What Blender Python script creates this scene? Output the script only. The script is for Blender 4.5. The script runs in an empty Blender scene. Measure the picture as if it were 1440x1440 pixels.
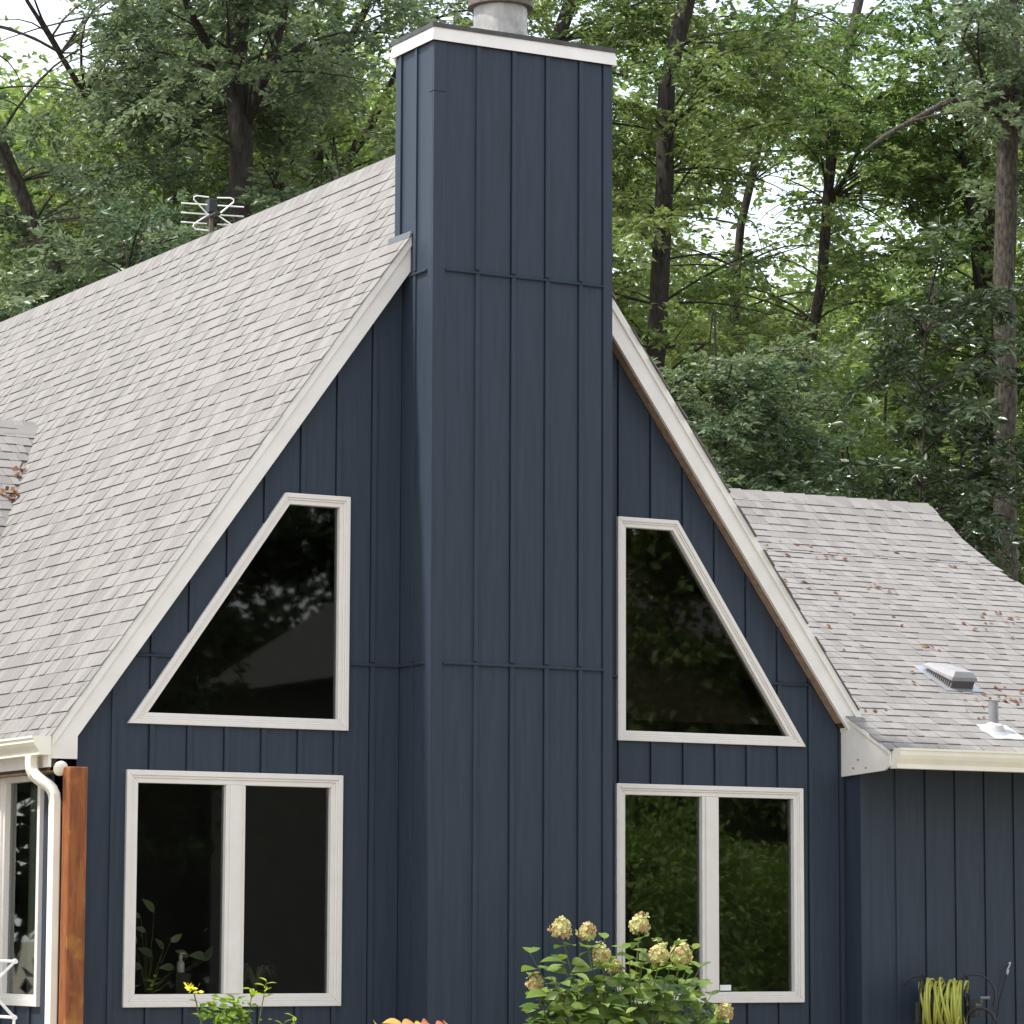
import bpy, bmesh, math, random
import numpy as np
from mathutils import Vector, Matrix
random.seed(7); rng = np.random.default_rng(7)
S = bpy.context.scene; COL = S.collection
# ------------------------------------------------------------------ camera
F = 4851.6; CAM = np.array([-12.7992, -23.737, 1.7877])
YAW, PITCH, ROLL = 0.5071, 0.1215, 0.0038
fw = np.array([math.sin(YAW)*math.cos(PITCH), math.cos(YAW)*math.cos(PITCH), math.sin(PITCH)])
r0 = np.array([math.cos(YAW), -math.sin(YAW), 0]); u0 = np.cross(r0, fw)
rt = r0*math.cos(ROLL)+u0*math.sin(ROLL); up = -r0*math.sin(ROLL)+u0*math.cos(ROLL)
cd = bpy.data.cameras.new('camera'); cam = bpy.data.objects.new('camera', cd); COL.objects.link(cam)
m = Matrix.Identity(4)
for i in range(3): m[i][0] = rt[i]; m[i][1] = up[i]; m[i][2] = -fw[i]; m[i][3] = CAM[i]
cam.matrix_world = m; cd.sensor_width = 36; cd.lens = F/1440*36; cd.clip_start = .1; cd.clip_end = 1000
S.camera = cam
def ray(u, v): return fw+(u-720)/F*rt-(v-720)/F*up
def atY(u, v, Y): d = ray(u, v); return CAM+d*(Y-CAM[1])/d[1]
def atX(u, v, X): d = ray(u, v); return CAM+d*(X-CAM[0])/d[0]
# ------------------------------------------------------------------ light
SUN = Vector((-.50, .13, .85)).normalized()
w = bpy.data.worlds.new('World'); S.world = w; w.use_nodes = True
nt = w.node_tree; bg = nt.nodes['Background']
sky = nt.nodes.new('ShaderNodeTexSky'); sky.sky_type = 'NISHITA'; sky.sun_disc = False
sky.sun_elevation = math.asin(SUN.z); sky.sun_rotation = math.atan2(SUN.x, SUN.y)
sky.dust_density = 1.0; sky.air_density = 1.0; sky.ozone_density = 1.0
# thin high cloud over the whole sky
tcw = nt.nodes.new('ShaderNodeTexCoord'); mpw = nt.nodes.new('ShaderNodeMapping'); mpw.inputs['Scale'].default_value = (1, 1, 2.5)
nw = nt.nodes.new('ShaderNodeTexNoise'); nw.inputs['Scale'].default_value = 2.2; nw.inputs['Detail'].default_value = 6
rw = nt.nodes.new('ShaderNodeMapRange'); rw.inputs[1].default_value = .3; rw.inputs[2].default_value = .6; rw.inputs[3].default_value = .35; rw.inputs[4].default_value = .95
mw = nt.nodes.new('ShaderNodeMix'); mw.data_type = 'RGBA'; mw.inputs[7].default_value = (4.3, 4.35, 4.45, 1)
nt.links.new(tcw.outputs['Generated'], mpw.inputs[0]); nt.links.new(mpw.outputs[0], nw.inputs['Vector']); nt.links.new(nw.outputs['Fac'], rw.inputs[0]); nt.links.new(rw.outputs[0], mw.inputs[0])
nt.links.new(sky.outputs[0], mw.inputs[6]); nt.links.new(mw.outputs[2], bg.inputs[0]); bg.inputs[1].default_value = .15
sl = bpy.data.lights.new('sun', 'SUN'); so = bpy.data.objects.new('sun', sl); COL.objects.link(so)
sl.energy = 2.5; sl.angle = math.radians(4); sl.color = (1, .96, .9)
so.rotation_euler = SUN.to_track_quat('Z', 'Y').to_euler(); so.location = (-10, 5, 30)
S.view_settings.view_transform = 'Standard'; S.view_settings.look = 'None'
S.view_settings.exposure = 1.4; S.view_settings.gamma = 1
# ------------------------------------------------------------------ materials
def mat(name, col, rough=.6, spec=.4, noise=None, bump=0, scale=20, stretch=(1,1,1), attr=None, metal=0, obj=False):
    """noise: (amount) multiplies base colour by 1+-amount; attr: per vertex tone attribute"""
    M = bpy.data.materials.new(name); M.use_nodes = True; N = M.node_tree; b = N.nodes['Principled BSDF']
    b.inputs['Base Color'].default_value = (*col, 1); b.inputs['Roughness'].default_value = rough
    b.inputs['Specular IOR Level'].default_value = spec; b.inputs['Metallic'].default_value = metal
    out = None
    if noise or bump:
        tc = N.nodes.new('ShaderNodeTexCoord'); mp = N.nodes.new('ShaderNodeMapping'); mp.inputs['Scale'].default_value = stretch
        g = N.nodes.new('ShaderNodeNewGeometry'); N.links.new(tc.outputs['Object'] if obj else g.outputs['Position'], mp.inputs[0])
        tx = N.nodes.new('ShaderNodeTexNoise'); tx.inputs['Scale'].default_value = scale; tx.inputs['Detail'].default_value = 5
        N.links.new(mp.outputs[0], tx.inputs['Vector'])
        if noise:
            rmp = N.nodes.new('ShaderNodeMapRange'); rmp.inputs[1].default_value = .3; rmp.inputs[2].default_value = .7
            rmp.inputs[3].default_value = 1-noise; rmp.inputs[4].default_value = 1+noise
            N.links.new(tx.outputs['Fac'], rmp.inputs[0]); out = rmp.outputs[0]
        if bump:
            bp = N.nodes.new('ShaderNodeBump'); bp.inputs['Strength'].default_value = bump; bp.inputs['Distance'].default_value = .01
            N.links.new(tx.outputs['Fac'], bp.inputs['Height']); N.links.new(bp.outputs[0], b.inputs['Normal'])
    if attr:
        a = N.nodes.new('ShaderNodeAttribute'); a.attribute_name = attr
        if out:
            mu = N.nodes.new('ShaderNodeMath'); mu.operation = 'MULTIPLY'; N.links.new(out, mu.inputs[0]); N.links.new(a.outputs['Fac'], mu.inputs[1]); out = mu.outputs[0]
        else: out = a.outputs['Fac']
    if out:
        v = N.nodes.new('ShaderNodeVectorMath'); v.operation = 'SCALE'; v.inputs[0].default_value = col
        N.links.new(out, v.inputs['Scale']); N.links.new(v.outputs[0], b.inputs['Base Color'])
    return M
def leafmat(name, c1, c2, trans=.35, rough=.42, spec=.45):
    """two leaf colours mixed by the tone attribute, part of the light passes through the blade"""
    M = bpy.data.materials.new(name); M.use_nodes = True; N = M.node_tree; b = N.nodes['Principled BSDF']
    a = N.nodes.new('ShaderNodeAttribute'); a.attribute_name = 'tone'
    mx = N.nodes.new('ShaderNodeMix'); mx.data_type = 'RGBA'; mx.inputs[6].default_value = (*c1, 1); mx.inputs[7].default_value = (*c2, 1)
    N.links.new(a.outputs['Fac'], mx.inputs[0]); N.links.new(mx.outputs[2], b.inputs['Base Color'])
    b.inputs['Roughness'].default_value = rough; b.inputs['Specular IOR Level'].default_value = spec
    t = N.nodes.new('ShaderNodeBsdfTranslucent'); hs = N.nodes.new('ShaderNodeHueSaturation'); hs.inputs['Value'].default_value = 1.7; hs.inputs['Saturation'].default_value = 1.1; hs.inputs['Hue'].default_value = .495
    N.links.new(mx.outputs[2], hs.inputs['Color']); N.links.new(hs.outputs[0], t.inputs[0])
    s = N.nodes.new('ShaderNodeMixShader'); s.inputs[0].default_value = trans
    N.links.new(b.outputs[0], s.inputs[1]); N.links.new(t.outputs[0], s.inputs[2])
    N.links.new(s.outputs[0], N.nodes['Material Output'].inputs[0])
    return M
def glassmat(name, tint=.85):
    M = bpy.data.materials.new(name); M.use_nodes = True; N = M.node_tree; N.nodes.remove(N.nodes['Principled BSDF'])
    g = N.nodes.new('ShaderNodeBsdfGlossy'); g.inputs['Roughness'].default_value = .02; g.inputs[0].default_value = (.9, .95, .9, 1)
    t = N.nodes.new('ShaderNodeBsdfTransparent'); t.inputs[0].default_value = (tint, tint, tint*.97, 1)
    f = N.nodes.new('ShaderNodeFresnel'); f.inputs[0].default_value = 1.8
    s = N.nodes.new('ShaderNodeMixShader'); N.links.new(f.outputs[0], s.inputs[0]); N.links.new(t.outputs[0], s.inputs[1]); N.links.new(g.outputs[0], s.inputs[2])
    N.links.new(s.outputs[0], N.nodes['Material Output'].inputs[0]); return M
def woodmat(name, c1, c2):
    M = bpy.data.materials.new(name); M.use_nodes = True; N = M.node_tree; b = N.nodes['Principled BSDF']
    g = N.nodes.new('ShaderNodeNewGeometry'); mp = N.nodes.new('ShaderNodeMapping'); mp.inputs['Scale'].default_value = (1, 1, .12)
    N.links.new(g.outputs['Position'], mp.inputs[0])
    tx = N.nodes.new('ShaderNodeTexNoise'); tx.inputs['Scale'].default_value = 26; tx.inputs['Detail'].default_value = 6; tx.inputs['Distortion'].default_value = 1.2
    N.links.new(mp.outputs[0], tx.inputs['Vector'])
    cr = N.nodes.new('ShaderNodeValToRGB'); cr.color_ramp.elements[0].position = .32; cr.color_ramp.elements[1].position = .68
    cr.color_ramp.elements[0].color = (*c1, 1); cr.color_ramp.elements[1].color = (*c2, 1)
    N.links.new(tx.outputs['Fac'], cr.inputs[0])
    t2 = N.nodes.new('ShaderNodeTexNoise'); t2.inputs['Scale'].default_value = 5.5; t2.inputs['Detail'].default_value = 3; N.links.new(g.outputs['Position'], t2.inputs['Vector'])
    r2 = N.nodes.new('ShaderNodeMapRange'); r2.inputs[1].default_value = .58; r2.inputs[2].default_value = .70; r2.inputs[4].default_value = .55; N.links.new(t2.outputs['Fac'], r2.inputs[0])
    mx = N.nodes.new('ShaderNodeMix'); mx.data_type = 'RGBA'; mx.inputs[7].default_value = (.40, .19, .035, 1); N.links.new(r2.outputs[0], mx.inputs[0]); N.links.new(cr.outputs[0], mx.inputs[6])
    N.links.new(mx.outputs[2], b.inputs['Base Color']); b.inputs['Roughness'].default_value = .5
    return M
NAVY = mat('navy_paint', (.031, .043, .062), .5, .28, noise=.11, bump=.12, scale=4, stretch=(7, 7, .45))
NAVYD = mat('navy_groove', (.03, .04, .06), .7, .2)
WHITE = mat('white_trim', (.76, .73, .69), .45, .4, noise=.05, scale=5)
VINYL = mat('cream_vinyl', (.74, .705, .665), .35, .5, noise=.03, scale=9)
GUTM = mat('gutter_paint', (.80, .77, .66), .35, .5, noise=.05, scale=4)
SHING = mat('asphalt_shingle', (.224, .213, .204), .95, .1, noise=.12, bump=.4, scale=85, attr='tone')
DECK = mat('roof_deck_wood', (.085, .06, .042), .7, .2, noise=.25, scale=12)
FELT = mat('roof_felt', (.19, .18, .172), .95, .1, noise=.12, scale=60)
SOFF = mat('soffit_wood', (.30, .21, .15), .65, .2, noise=.25, scale=18)
FLASH = mat('flashing_metal', (.42, .44, .47), .4, .5, metal=.6, noise=.1, scale=20)
CAPM = mat('cap_metal_dark', (.06, .062, .06), .55, .4, noise=.3, scale=14)
FLUE = mat('galvanised_flue', (.36, .35, .33), .55, .5, metal=.4, noise=.25, scale=11)
RUST = mat('rusty_rim', (.12, .10, .09), .7, .3, noise=.35, scale=30)
GLASS = glassmat('window_glass')
POST = woodmat('cedar_stain', (.15, .038, .010), (.29, .095, .022))
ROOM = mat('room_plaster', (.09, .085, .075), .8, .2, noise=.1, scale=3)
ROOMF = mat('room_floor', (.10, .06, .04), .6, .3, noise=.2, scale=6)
GROUND = mat('dry_ground', (.27, .24, .19), .95, .1, noise=.4, bump=.6, scale=3)
BARK_D = mat('dark_bark', (.036, .032, .027), .9, .15, noise=.45, bump=1, scale=9, stretch=(3, 3, .7))
BARK_L = mat('grey_bark', (.058, .051, .042), .9, .15, noise=.65, bump=1, scale=11, stretch=(2.2, 2.2, .8))
ALU = mat('white_aluminium', (.75, .75, .72), .35, .5)
BLACK = mat('black_plastic', (.018, .019, .02), .45, .4)
HOSE = mat('yellow_green_hose', (.40, .42, .075), .4, .5, noise=.12, scale=12)
WPAINT = mat('white_enamel', (.8, .8, .79), .3, .5)
STEM = mat('green_stem', (.10, .11, .04), .7, .3, noise=.3, scale=20)
# ------------------------------------------------------------------ mesh helpers
class MB:
    def __init__(s): s.v = []; s.f = []
    def poly(s, pts):
        n = len(s.v); s.v += [tuple(map(float, p)) for p in pts]; s.f.append(tuple(range(n, n+len(pts))))
    def prism(s, a, b):
        """two matching polygons joined into a solid"""
        n = len(s.v); k = len(a); s.v += [tuple(map(float, p)) for p in a]+[tuple(map(float, p)) for p in b]
        s.f.append(tuple(range(n, n+k))); s.f.append(tuple(range(n+2*k-1, n+k-1, -1)))
        for i in range(k): j = (i+1) % k; s.f.append((n+j, n+i, n+k+i, n+k+j))
    def box(s, x0, x1, y0, y1, z0, z1):
        s.prism([(x0, y0, z0), (x1, y0, z0), (x1, y1, z0), (x0, y1, z0)], [(x0, y0, z1), (x1, y0, z1), (x1, y1, z1), (x0, y1, z1)])
    def tube(s, path, rad, n=8, cap=True):
        P = [Vector(p) for p in path]; R = rad if hasattr(rad, '__len__') else [rad]*len(P); base = len(s.v); pn = None
        for i, p in enumerate(P):
            t = (P[min(i+1, len(P)-1)]-P[max(i-1, 0)]).normalized()
            if pn is None: pn = t.orthogonal().normalized()
            else: pn = (pn-t*pn.dot(t)).normalized()
            bn = t.cross(pn)
            for k in range(n):
                a = 2*math.pi*k/n; s.v.append(tuple(p+(pn*math.cos(a)+bn*math.sin(a))*R[i]))
        for i in range(len(P)-1):
            for k in range(n):
                j = (k+1) % n; s.f.append((base+i*n+k, base+i*n+j, base+(i+1)*n+j, base+(i+1)*n+k))
        if cap: s.f.append(tuple(range(base+n-1, base-1, -1))); e = base+(len(P)-1)*n; s.f.append(tuple(range(e, e+n)))
    def lathe(s, prof, c, n=24, axis=None):
        """prof: (radius, height) list about a vertical axis through c"""
        base = len(s.v)
        for r, h in prof:
            for k in range(n):
                a = 2*math.pi*k/n; q = Vector((r*math.cos(a), r*math.sin(a), h))
                if axis is not None: q = axis @ q
                s.v.append((c[0]+q.x, c[1]+q.y, c[2]+q.z))
        for i in range(len(prof)-1):
            for k in range(n):
                j = (k+1) % n; s.f.append((base+i*n+k, base+i*n+j, base+(i+1)*n+j, base+(i+1)*n+k))
        s.f.append(tuple(range(base+n-1, base-1, -1))); e = base+(len(prof)-1)*n; s.f.append(tuple(range(e, e+n)))
    def mesh(s, name, material, smooth=False):
        me = bpy.data.meshes.new(name); me.from_pydata(s.v, [], s.f); me.materials.append(material)
        bm = bmesh.new(); bm.from_mesh(me); bmesh.ops.recalc_face_normals(bm, faces=bm.faces); bm.to_mesh(me); bm.free()
        if smooth: me.shade_smooth()
        me.update(); return me
    def build(s, name, material, parent=None, smooth=False, bevel=0):
        o = bpy.data.objects.new(name, s.mesh(name, material, smooth)); COL.objects.link(o)
        if parent: o.parent = parent
        if bevel:
            bv = o.modifiers.new('bevel', 'BEVEL'); bv.width = bevel; bv.segments = 2; bv.limit_method = 'ANGLE'
        return o
def empty(name, loc=(0, 0, 0), parent=None):
    o = bpy.data.objects.new(name, None); COL.objects.link(o); o.location = loc; o.empty_display_size = .2
    if parent: o.parent = parent
    return o
def tag(o, label=None, cat=None, group=None, kind=None):
    if label: o['label'] = label
    if cat: o['category'] = cat
    if group: o['group'] = group
    if kind: o['kind'] = kind
    return o
def tone(me, vals):
    a = me.attributes.new('tone', 'FLOAT', 'POINT'); a.data.foreach_set('value', np.asarray(vals, dtype=np.float32)); return me
# 2-D convex clipping for the cladding
def half(poly, n, c):      # keep points with n.p <= c
    out = []
    for i in range(len(poly)):
        a, b = poly[i], poly[(i+1) % len(poly)]; da = n[0]*a[0]+n[1]*a[1]-c; db = n[0]*b[0]+n[1]*b[1]-c
        if da <= 1e-9: out.append(a)
        if (da < -1e-9 and db > 1e-9) or (da > 1e-9 and db < -1e-9):
            t = da/(da-db); out.append((a[0]+(b[0]-a[0])*t, a[1]+(b[1]-a[1])*t))
    return out if len(out) >= 3 else []
def area(p): return .5*sum(p[i][0]*p[(i+1) % len(p)][1]-p[(i+1) % len(p)][0]*p[i][1] for i in range(len(p)))
def edges(poly):           # outward half planes of a counter-clockwise polygon
    if area(poly) < 0: poly = poly[::-1]
    for i in range(len(poly)):
        a, b = poly[i], poly[(i+1) % len(poly)]; n = (b[1]-a[1], -(b[0]-a[0])); yield n, n[0]*a[0]+n[1]*a[1]
def clip(poly, by):
    for n, c in edges(by):
        if poly: poly = half(poly, n, c)
    return poly
def subtract(polys, hole):
    res = []
    for p in polys:
        rest = p
        for n, c in edges(hole):
            if not rest: break
            o = half(rest, (-n[0], -n[1]), -c)
            if o and abs(area(o)) > 1e-6: res.append(o)
            rest = half(rest, n, c)
    return res
def inset(poly, d):
    if area(poly) < 0: poly = poly[::-1]
    L = [(n, c) for n, c in edges(poly)]; out = []
    for i in range(len(L)):
        (n1, c1), (n2, c2) = L[i-1], L[i]; l1 = math.hypot(*n1); l2 = math.hypot(*n2); c1 = c1-d*l1; c2 = c2-d*l2
        det = n1[0]*n2[1]-n1[1]*n2[0]; out.append(((c1*n2[1]-c2*n1[1])/det, (n1[0]*c2-n2[0]*c1)/det))
    return out
# ------------------------------------------------------------------ ground
def ground():
    mb = MB(); n = 40
    xs = [-400, -150, -60]+list(np.linspace(-40, 60, n))+[120, 400]; ys = [-400, -150, -60]+list(np.linspace(-40, 60, n))+[150, 500]
    for y in ys:
        for x in xs: mb.v.append((x, y, .2+.12*math.sin(x*.21+1)*math.cos(y*.17) if abs(x) > 7 or abs(y) > 16 else .2))
    W = len(xs)
    for j in range(len(ys)-1):
        for i in range(W-1): mb.f.append((j*W+i, j*W+i+1, (j+1)*W+i+1, (j+1)*W+i))
    tag(mb.build('ground', GROUND, smooth=True), kind='structure')
ground()
# ------------------------------------------------------------------ house
XA, ZA, MS = .195, 8.30, 1.372          # ridge position, ridge height, main roof pitch
XL, XR = -3.385, 3.56                    # gable wall corners
YR = -.13                               # front plane of the rake boards
GZ = .2
def zroof(x): return ZA-MS*abs(x-XA)
house = empty('house', (0, 0, 0))
tag(house, 'navy blue board and batten house with steep gable, tall chimney and grey shingle roofs', 'house')
CHL, CHR, CHF, CHB, CHT = -.60, 1.003, -.505, .157, 8.69
# windows (outer polygons in the gable plane, counter-clockwise from lower left)
W_LL = [(-2.8716, 1.236), (-1.0917, 1.236), (-1.0917, 2.98), (-2.8716, 2.98)]
W_LR = [(1.3378, 1.236), (3.1266, 1.236), (3.1266, 2.98), (1.3378, 2.98)]
W_UL = [(-2.8715, 3.3225), (-1.0512, 3.3225), (-1.0512, 5.127), (-1.6039, 5.127)]
W_UR = [(1.351, 3.3225), (3.1567, 3.3225), (1.9205, 5.127), (1.351, 5.127)]
HOLES = [inset(h, .03) for h in (W_LL, W_LR, W_UL, W_UR)]
gx = lambda p, y: [(q[0], y, q[1]) for q in p]
dz = .30
GABLE = [(XL, GZ), (XR, GZ), (XR, zroof(XR)-dz), (XA, ZA-dz), (XL, zroof(XL)-dz)]
def slab(polys, y0, y1, name, material, parent, conv=gx, split=False):
    if not split or len(polys) == 1:
        mb = MB()
        for p in polys: mb.prism(conv(p, y0), conv(p, y1))
        return mb.build(name, material, parent)
    grp = [[p] for p in polys]          # pieces that touch stay one board, pieces parted by a window become boards of their own
    near = lambda a, b: any(math.hypot(q[0]-r[0], q[1]-r[1]) < 1e-4 for q in a for r in b)
    ch_ = True
    while ch_:
        ch_ = False
        for i in range(len(grp)):
            for j in range(i+1, len(grp)):
                if any(near(a, b) for a in grp[i] for b in grp[j]): grp[i] += grp.pop(j); ch_ = True; break
            if ch_: break
    for g in grp:
        mb = MB()
        for p in g: mb.prism(conv(p, y0), conv(p, y1))
        bm = bmesh.new(); me = mb.mesh(name, material); bm.from_mesh(me); bmesh.ops.remove_doubles(bm, verts=bm.verts, dist=1e-4); bm.to_mesh(me); bm.free()
        o = bpy.data.objects.new(name, me); COL.objects.link(o); o.parent = parent
# structural core of the gable with the window openings cut out
polys = [GABLE]
for h in HOLES: polys = subtract(polys, h)
gwall = slab(polys, .012, .12, 'gable_wall', NAVYD, house)
BELT, BELT2 = 3.8395, 6.8895
def clad(wall, outer, holes, xs, u0, u1, yf, conv, belts, bw=.036, bt=.016, gap=.009, sgn=-1, thick=.012, batten=True):
    """boards between the batten lines xs, split at the sheet joints; battens cover the joints"""
    cuts = [u0]+[x for x in xs if u0+.02 < x < u1-.02]+[u1]
    zs = [-10]+list(belts)+[20]
    for a, b in zip(cuts[:-1], cuts[1:]):
        for z0, z1 in zip(zs[:-1], zs[1:]):
            ga = gap if a != u0 else 0
            p = clip([(a, z0+.004), (b-ga, z0+.004), (b-ga, z1-.004), (a, z1-.004)], outer)
            ps = [p] if p else []
            for h in holes: ps = subtract(ps, h)
            if ps: slab(ps, yf, yf-sgn*(thick-.001), 'board', NAVY, wall, conv, True)
    if not batten: return
    for x in xs:
        if not (u0+.02 < x < u1-.02): continue
        for z0, z1 in zip(zs[:-1], zs[1:]):
            p = clip([(x, z0+.02), (x+bw, z0+.02), (x+bw, z1-.008), (x, z1-.008)], outer); ps = [p] if p else []
            for h in holes: ps = subtract(ps, h)
            if ps: slab(ps, yf+sgn*bt, yf-sgn*.001, 'batten', NAVY, wall, conv, True)
TRIM = [inset(h, .012) for h in (W_LL, W_LR, W_UL, W_UR)]
G2 = [(XL, GZ+.1), (CHL, GZ+.1), (CHL, 9), (XL, 9)]
clad(gwall, clip(GABLE, G2), TRIM, [-2.995+.3048*k for k in range(8)], XL, CHL, 0, gx, [BELT])
G3 = [(CHR, GZ+.1), (XR, GZ+.1), (XR, 9), (CHR, 9)]
clad(gwall, clip(GABLE, G3), TRIM, [1.06+.3048*k for k in range(9)], CHR, XR, 0, gx, [BELT])
def belt(segs, parent, conv):
    for a, b, z, y, sgn in segs:
        mb = MB(); mb.prism([conv((a, z-.012), y)[0] if 0 else conv([(a, z-.012)], y-sgn*.001)[0], conv([(a, z-.012)], y+sgn*.022)[0], conv([(a, z-.002)], y+sgn*.024)[0], conv([(a, z+.012)], y-sgn*.001)[0]],
                            [conv([(b, z-.012)], y-sgn*.001)[0], conv([(b, z-.012)], y+sgn*.022)[0], conv([(b, z-.002)], y+sgn*.024)[0], conv([(b, z+.012)], y-sgn*.001)[0]])
        mb.build('drip_strip', NAVY, parent)
def xslope(z, w, left):      # x on the slanted edge of an upper window at height z
    a, b = (w[0], w[3]) if left else (w[1], w[2]); t = (z-a[1])/(b[1]-a[1]); return a[0]+(b[0]-a[0])*t
zl = (ZA-dz-BELT)/MS
belt([(XA-zl+.03, xslope(BELT, W_UL, 1), BELT, 0, -1), (-1.05, CHL, BELT, 0, -1), (CHR, 1.35, BELT, 0, -1), (xslope(BELT, W_UR, 0), XA+zl-.03, BELT, 0, -1)], gwall, gx)
# ---- windows
def ring(mb, o, i, y0, y1):
    n = len(o)
    for k in range(n):
        j = (k+1) % n; q = [o[k], o[j], i[j], i[k]]; mb.prism(gx(q, y0), gx(q, y1))
def window(poly, wd, label, mull=None, sticker=False):
    """moulded frame in three steps, panes set back"""
    mb = MB(); p1 = inset(poly, wd*.42); p2 = inset(poly, wd*.62); p3 = inset(poly, wd)
    ring(mb, poly, p1, -.030, .05); ring(mb, p1, p2, -.022, .05); ring(mb, p2, p3, -.015, .06)
    o = mb.build('window', VINYL, house, bevel=.004); o['label'] = label
    if mull:
        a, b = mull; zb, zt = p3[0][1], p3[2][1]
        m2 = MB(); m2.box(a, b, -.014, .06, zb+.001, zt-.001); c = (a+b)/2
        m2.box(a+.03, b-.03, -.024, -.0145, zb+.001, zt-.001); m2.build('mullion', VINYL, o, bevel=.004)
        panes = [[p3[0], (a, zb), (a, zt), p3[3]], [(b, zb), p3[1], p3[2], (b, zt)]]
    else: panes = [p3]
    for q in panes:
        c = (sum(t[0] for t in q)/len(q), sum(t[1] for t in q)/len(q))
        mb = MB(); mb.poly(gx(q, .032)); mb.build('pane', GLASS, o)
    return o
window(W_LL, .095, 'lower left double casement window in pale frame below the slanted window', mull=(-2.062, -1.902))
wlr = window(W_LR, .088, 'lower right double casement window behind the flowering bush', mull=(2.152, 2.31))
window(W_UL, .085, 'trapezoid window left of the chimney, wider at the bottom left')
window(W_UR, .082, 'trapezoid window right of the chimney, wider at the bottom right')
mb = MB(); q_ = atY(1012.5, 1393, .026); mb.box(q_[0], q_[0]+.105, .024, .028, q_[2], q_[2]+.045); mb.build('sticker', WPAINT, wlr)
# ---- chimney
ch = MB(); ch.box(CHL+.012, CHR-.012, CHF+.012, CHB-.012, GZ, CHT+.05); chim = ch.build('chimney', NAVYD, house)
CF = [(CHL, GZ+.1), (CHR, GZ+.1), (CHR, CHT), (CHL, CHT)]
bx = [CHL+d for d in (.37, .69, .995, 1.30)]
CFi = [(CHL+.105, GZ+.1), (CHR-.085, GZ+.1), (CHR-.085, CHT), (CHL+.105, CHT)]
clad(chim, CFi, [], bx, CHL+.105, CHR-.085, CHF, gx, [BELT, BELT2])
belt([(CHL+.105, CHR-.085, z, CHF, -1) for z in (BELT, BELT2)], chim, gx)
gy = lambda p, x: [(x, q[0], q[1]) for q in p]
CS = [(CHF+.085, GZ+.1), (CHB, GZ+.1), (CHB, CHT), (CHF+.085, CHT)]
clad(chim, CS, [], [-.24, .03], CHF+.085, CHB, CHL, gy, [BELT, BELT2])
belt([(CHF+.085, 0, BELT, CHL, -1), (CHF+.085, YR, BELT2, CHL, -1)], chim, gy)
CSR = [(CHF+.012, GZ+.1), (CHB, GZ+.1), (CHB, CHT), (CHF+.012, CHT)]
clad(chim, CSR, [], [-.24, .03], CHF+.012, CHB, CHR, gy, [BELT, BELT2], sgn=1)
def cboard(x0, x1, y0, y1):
    zs = [GZ+.1, 8.29, CHT] if x1 < 0 else [GZ+.1, CHT]
    for a, b in zip(zs[:-1], zs[1:]): mb = MB(); mb.box(x0, x1, y0, y1, a+.0015, b-.0015); mb.build('corner_board', NAVY, chim, bevel=.003)
cboard(CHL-.006, CHL+.104, CHF-.008, CHF+.011); cboard(CHL-.006, CHL+.011, CHF+.012, CHF+.084)
cboard(CHR-.076, CHR+.006, CHF-.008, CHF+.011)
def band(x0, x1, y0, y1, z0, z1, t, name, m_):       # a white band round the chimney top, lower edge kicked out a little
    for q0, q1 in (((x0, y0), (x1, y0)), ((x0, y1), (x0, y0)), ((x1, y0), (x1, y1)), ((x1, y1), (x0, y1))):
        d = Vector((q1[0]-q0[0], q1[1]-q0[1], 0)).normalized(); n = Vector((d.y, -d.x, 0))
        a, b = Vector((*q0, 0)), Vector((*q1, 0)); k = .010
        sec = lambda p, s_: [(p+n*(.002), z0), (p+n*(t+k)+d*(s_*(t+k)), z0-.004), (p+n*t+d*(s_*t), z1), (p+n*.002, z1)]
        A = [(v.x, v.y, z) for v, z in sec(a, -1)]; B = [(v.x, v.y, z) for v, z in sec(b, 1)]
        mb = MB(); mb.prism(A, B); mb.build(name, m_, chim)
band(CHL-.008, CHR+.008, CHF-.010, CHB+.004, CHT+.004, CHT+.103, .014, 'trim_band', WHITE)
mb = MB(); mb.box(CHL-.032, CHR+.032, CHF-.034, CHB+.03, CHT+.104, CHT+.138)
mb.prism([(CHL-.032, CHF-.034, CHT+.138), (CHR+.032, CHF-.034, CHT+.138), (CHR+.032, CHB+.03, CHT+.138), (CHL-.032, CHB+.03, CHT+.138)],
         [(CHL+.25, CHF+.2, CHT+.165), (CHR-.25, CHF+.2, CHT+.165), (CHR-.25, CHB-.2, CHT+.165), (CHL+.25, CHB-.2, CHT+.165)])
mb.build('chase_cover', CAPM, chim)
FC = (.17, -.17, CHT+.13)
mb = MB(); mb.lathe([(.215, 0), (.215, .30), (.20, .31), (.20, .36)], FC, 32); fl = mb.build('flue', FLUE, chim, smooth=False)
mb = MB(); mb.lathe([(.235, 0), (.262, .006), (.262, .05), (.05, .16), (.03, .165)], (FC[0], FC[1], FC[2]+.30), 32); mb.build('flue_cap', RUST, chim)
mb = MB(); mb.lathe([(.26, 0), (.222, .04), (.218, .06)], (FC[0], FC[1], FC[2]-.005), 32); mb.build('flue_collar', FLUE, chim)
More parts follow.
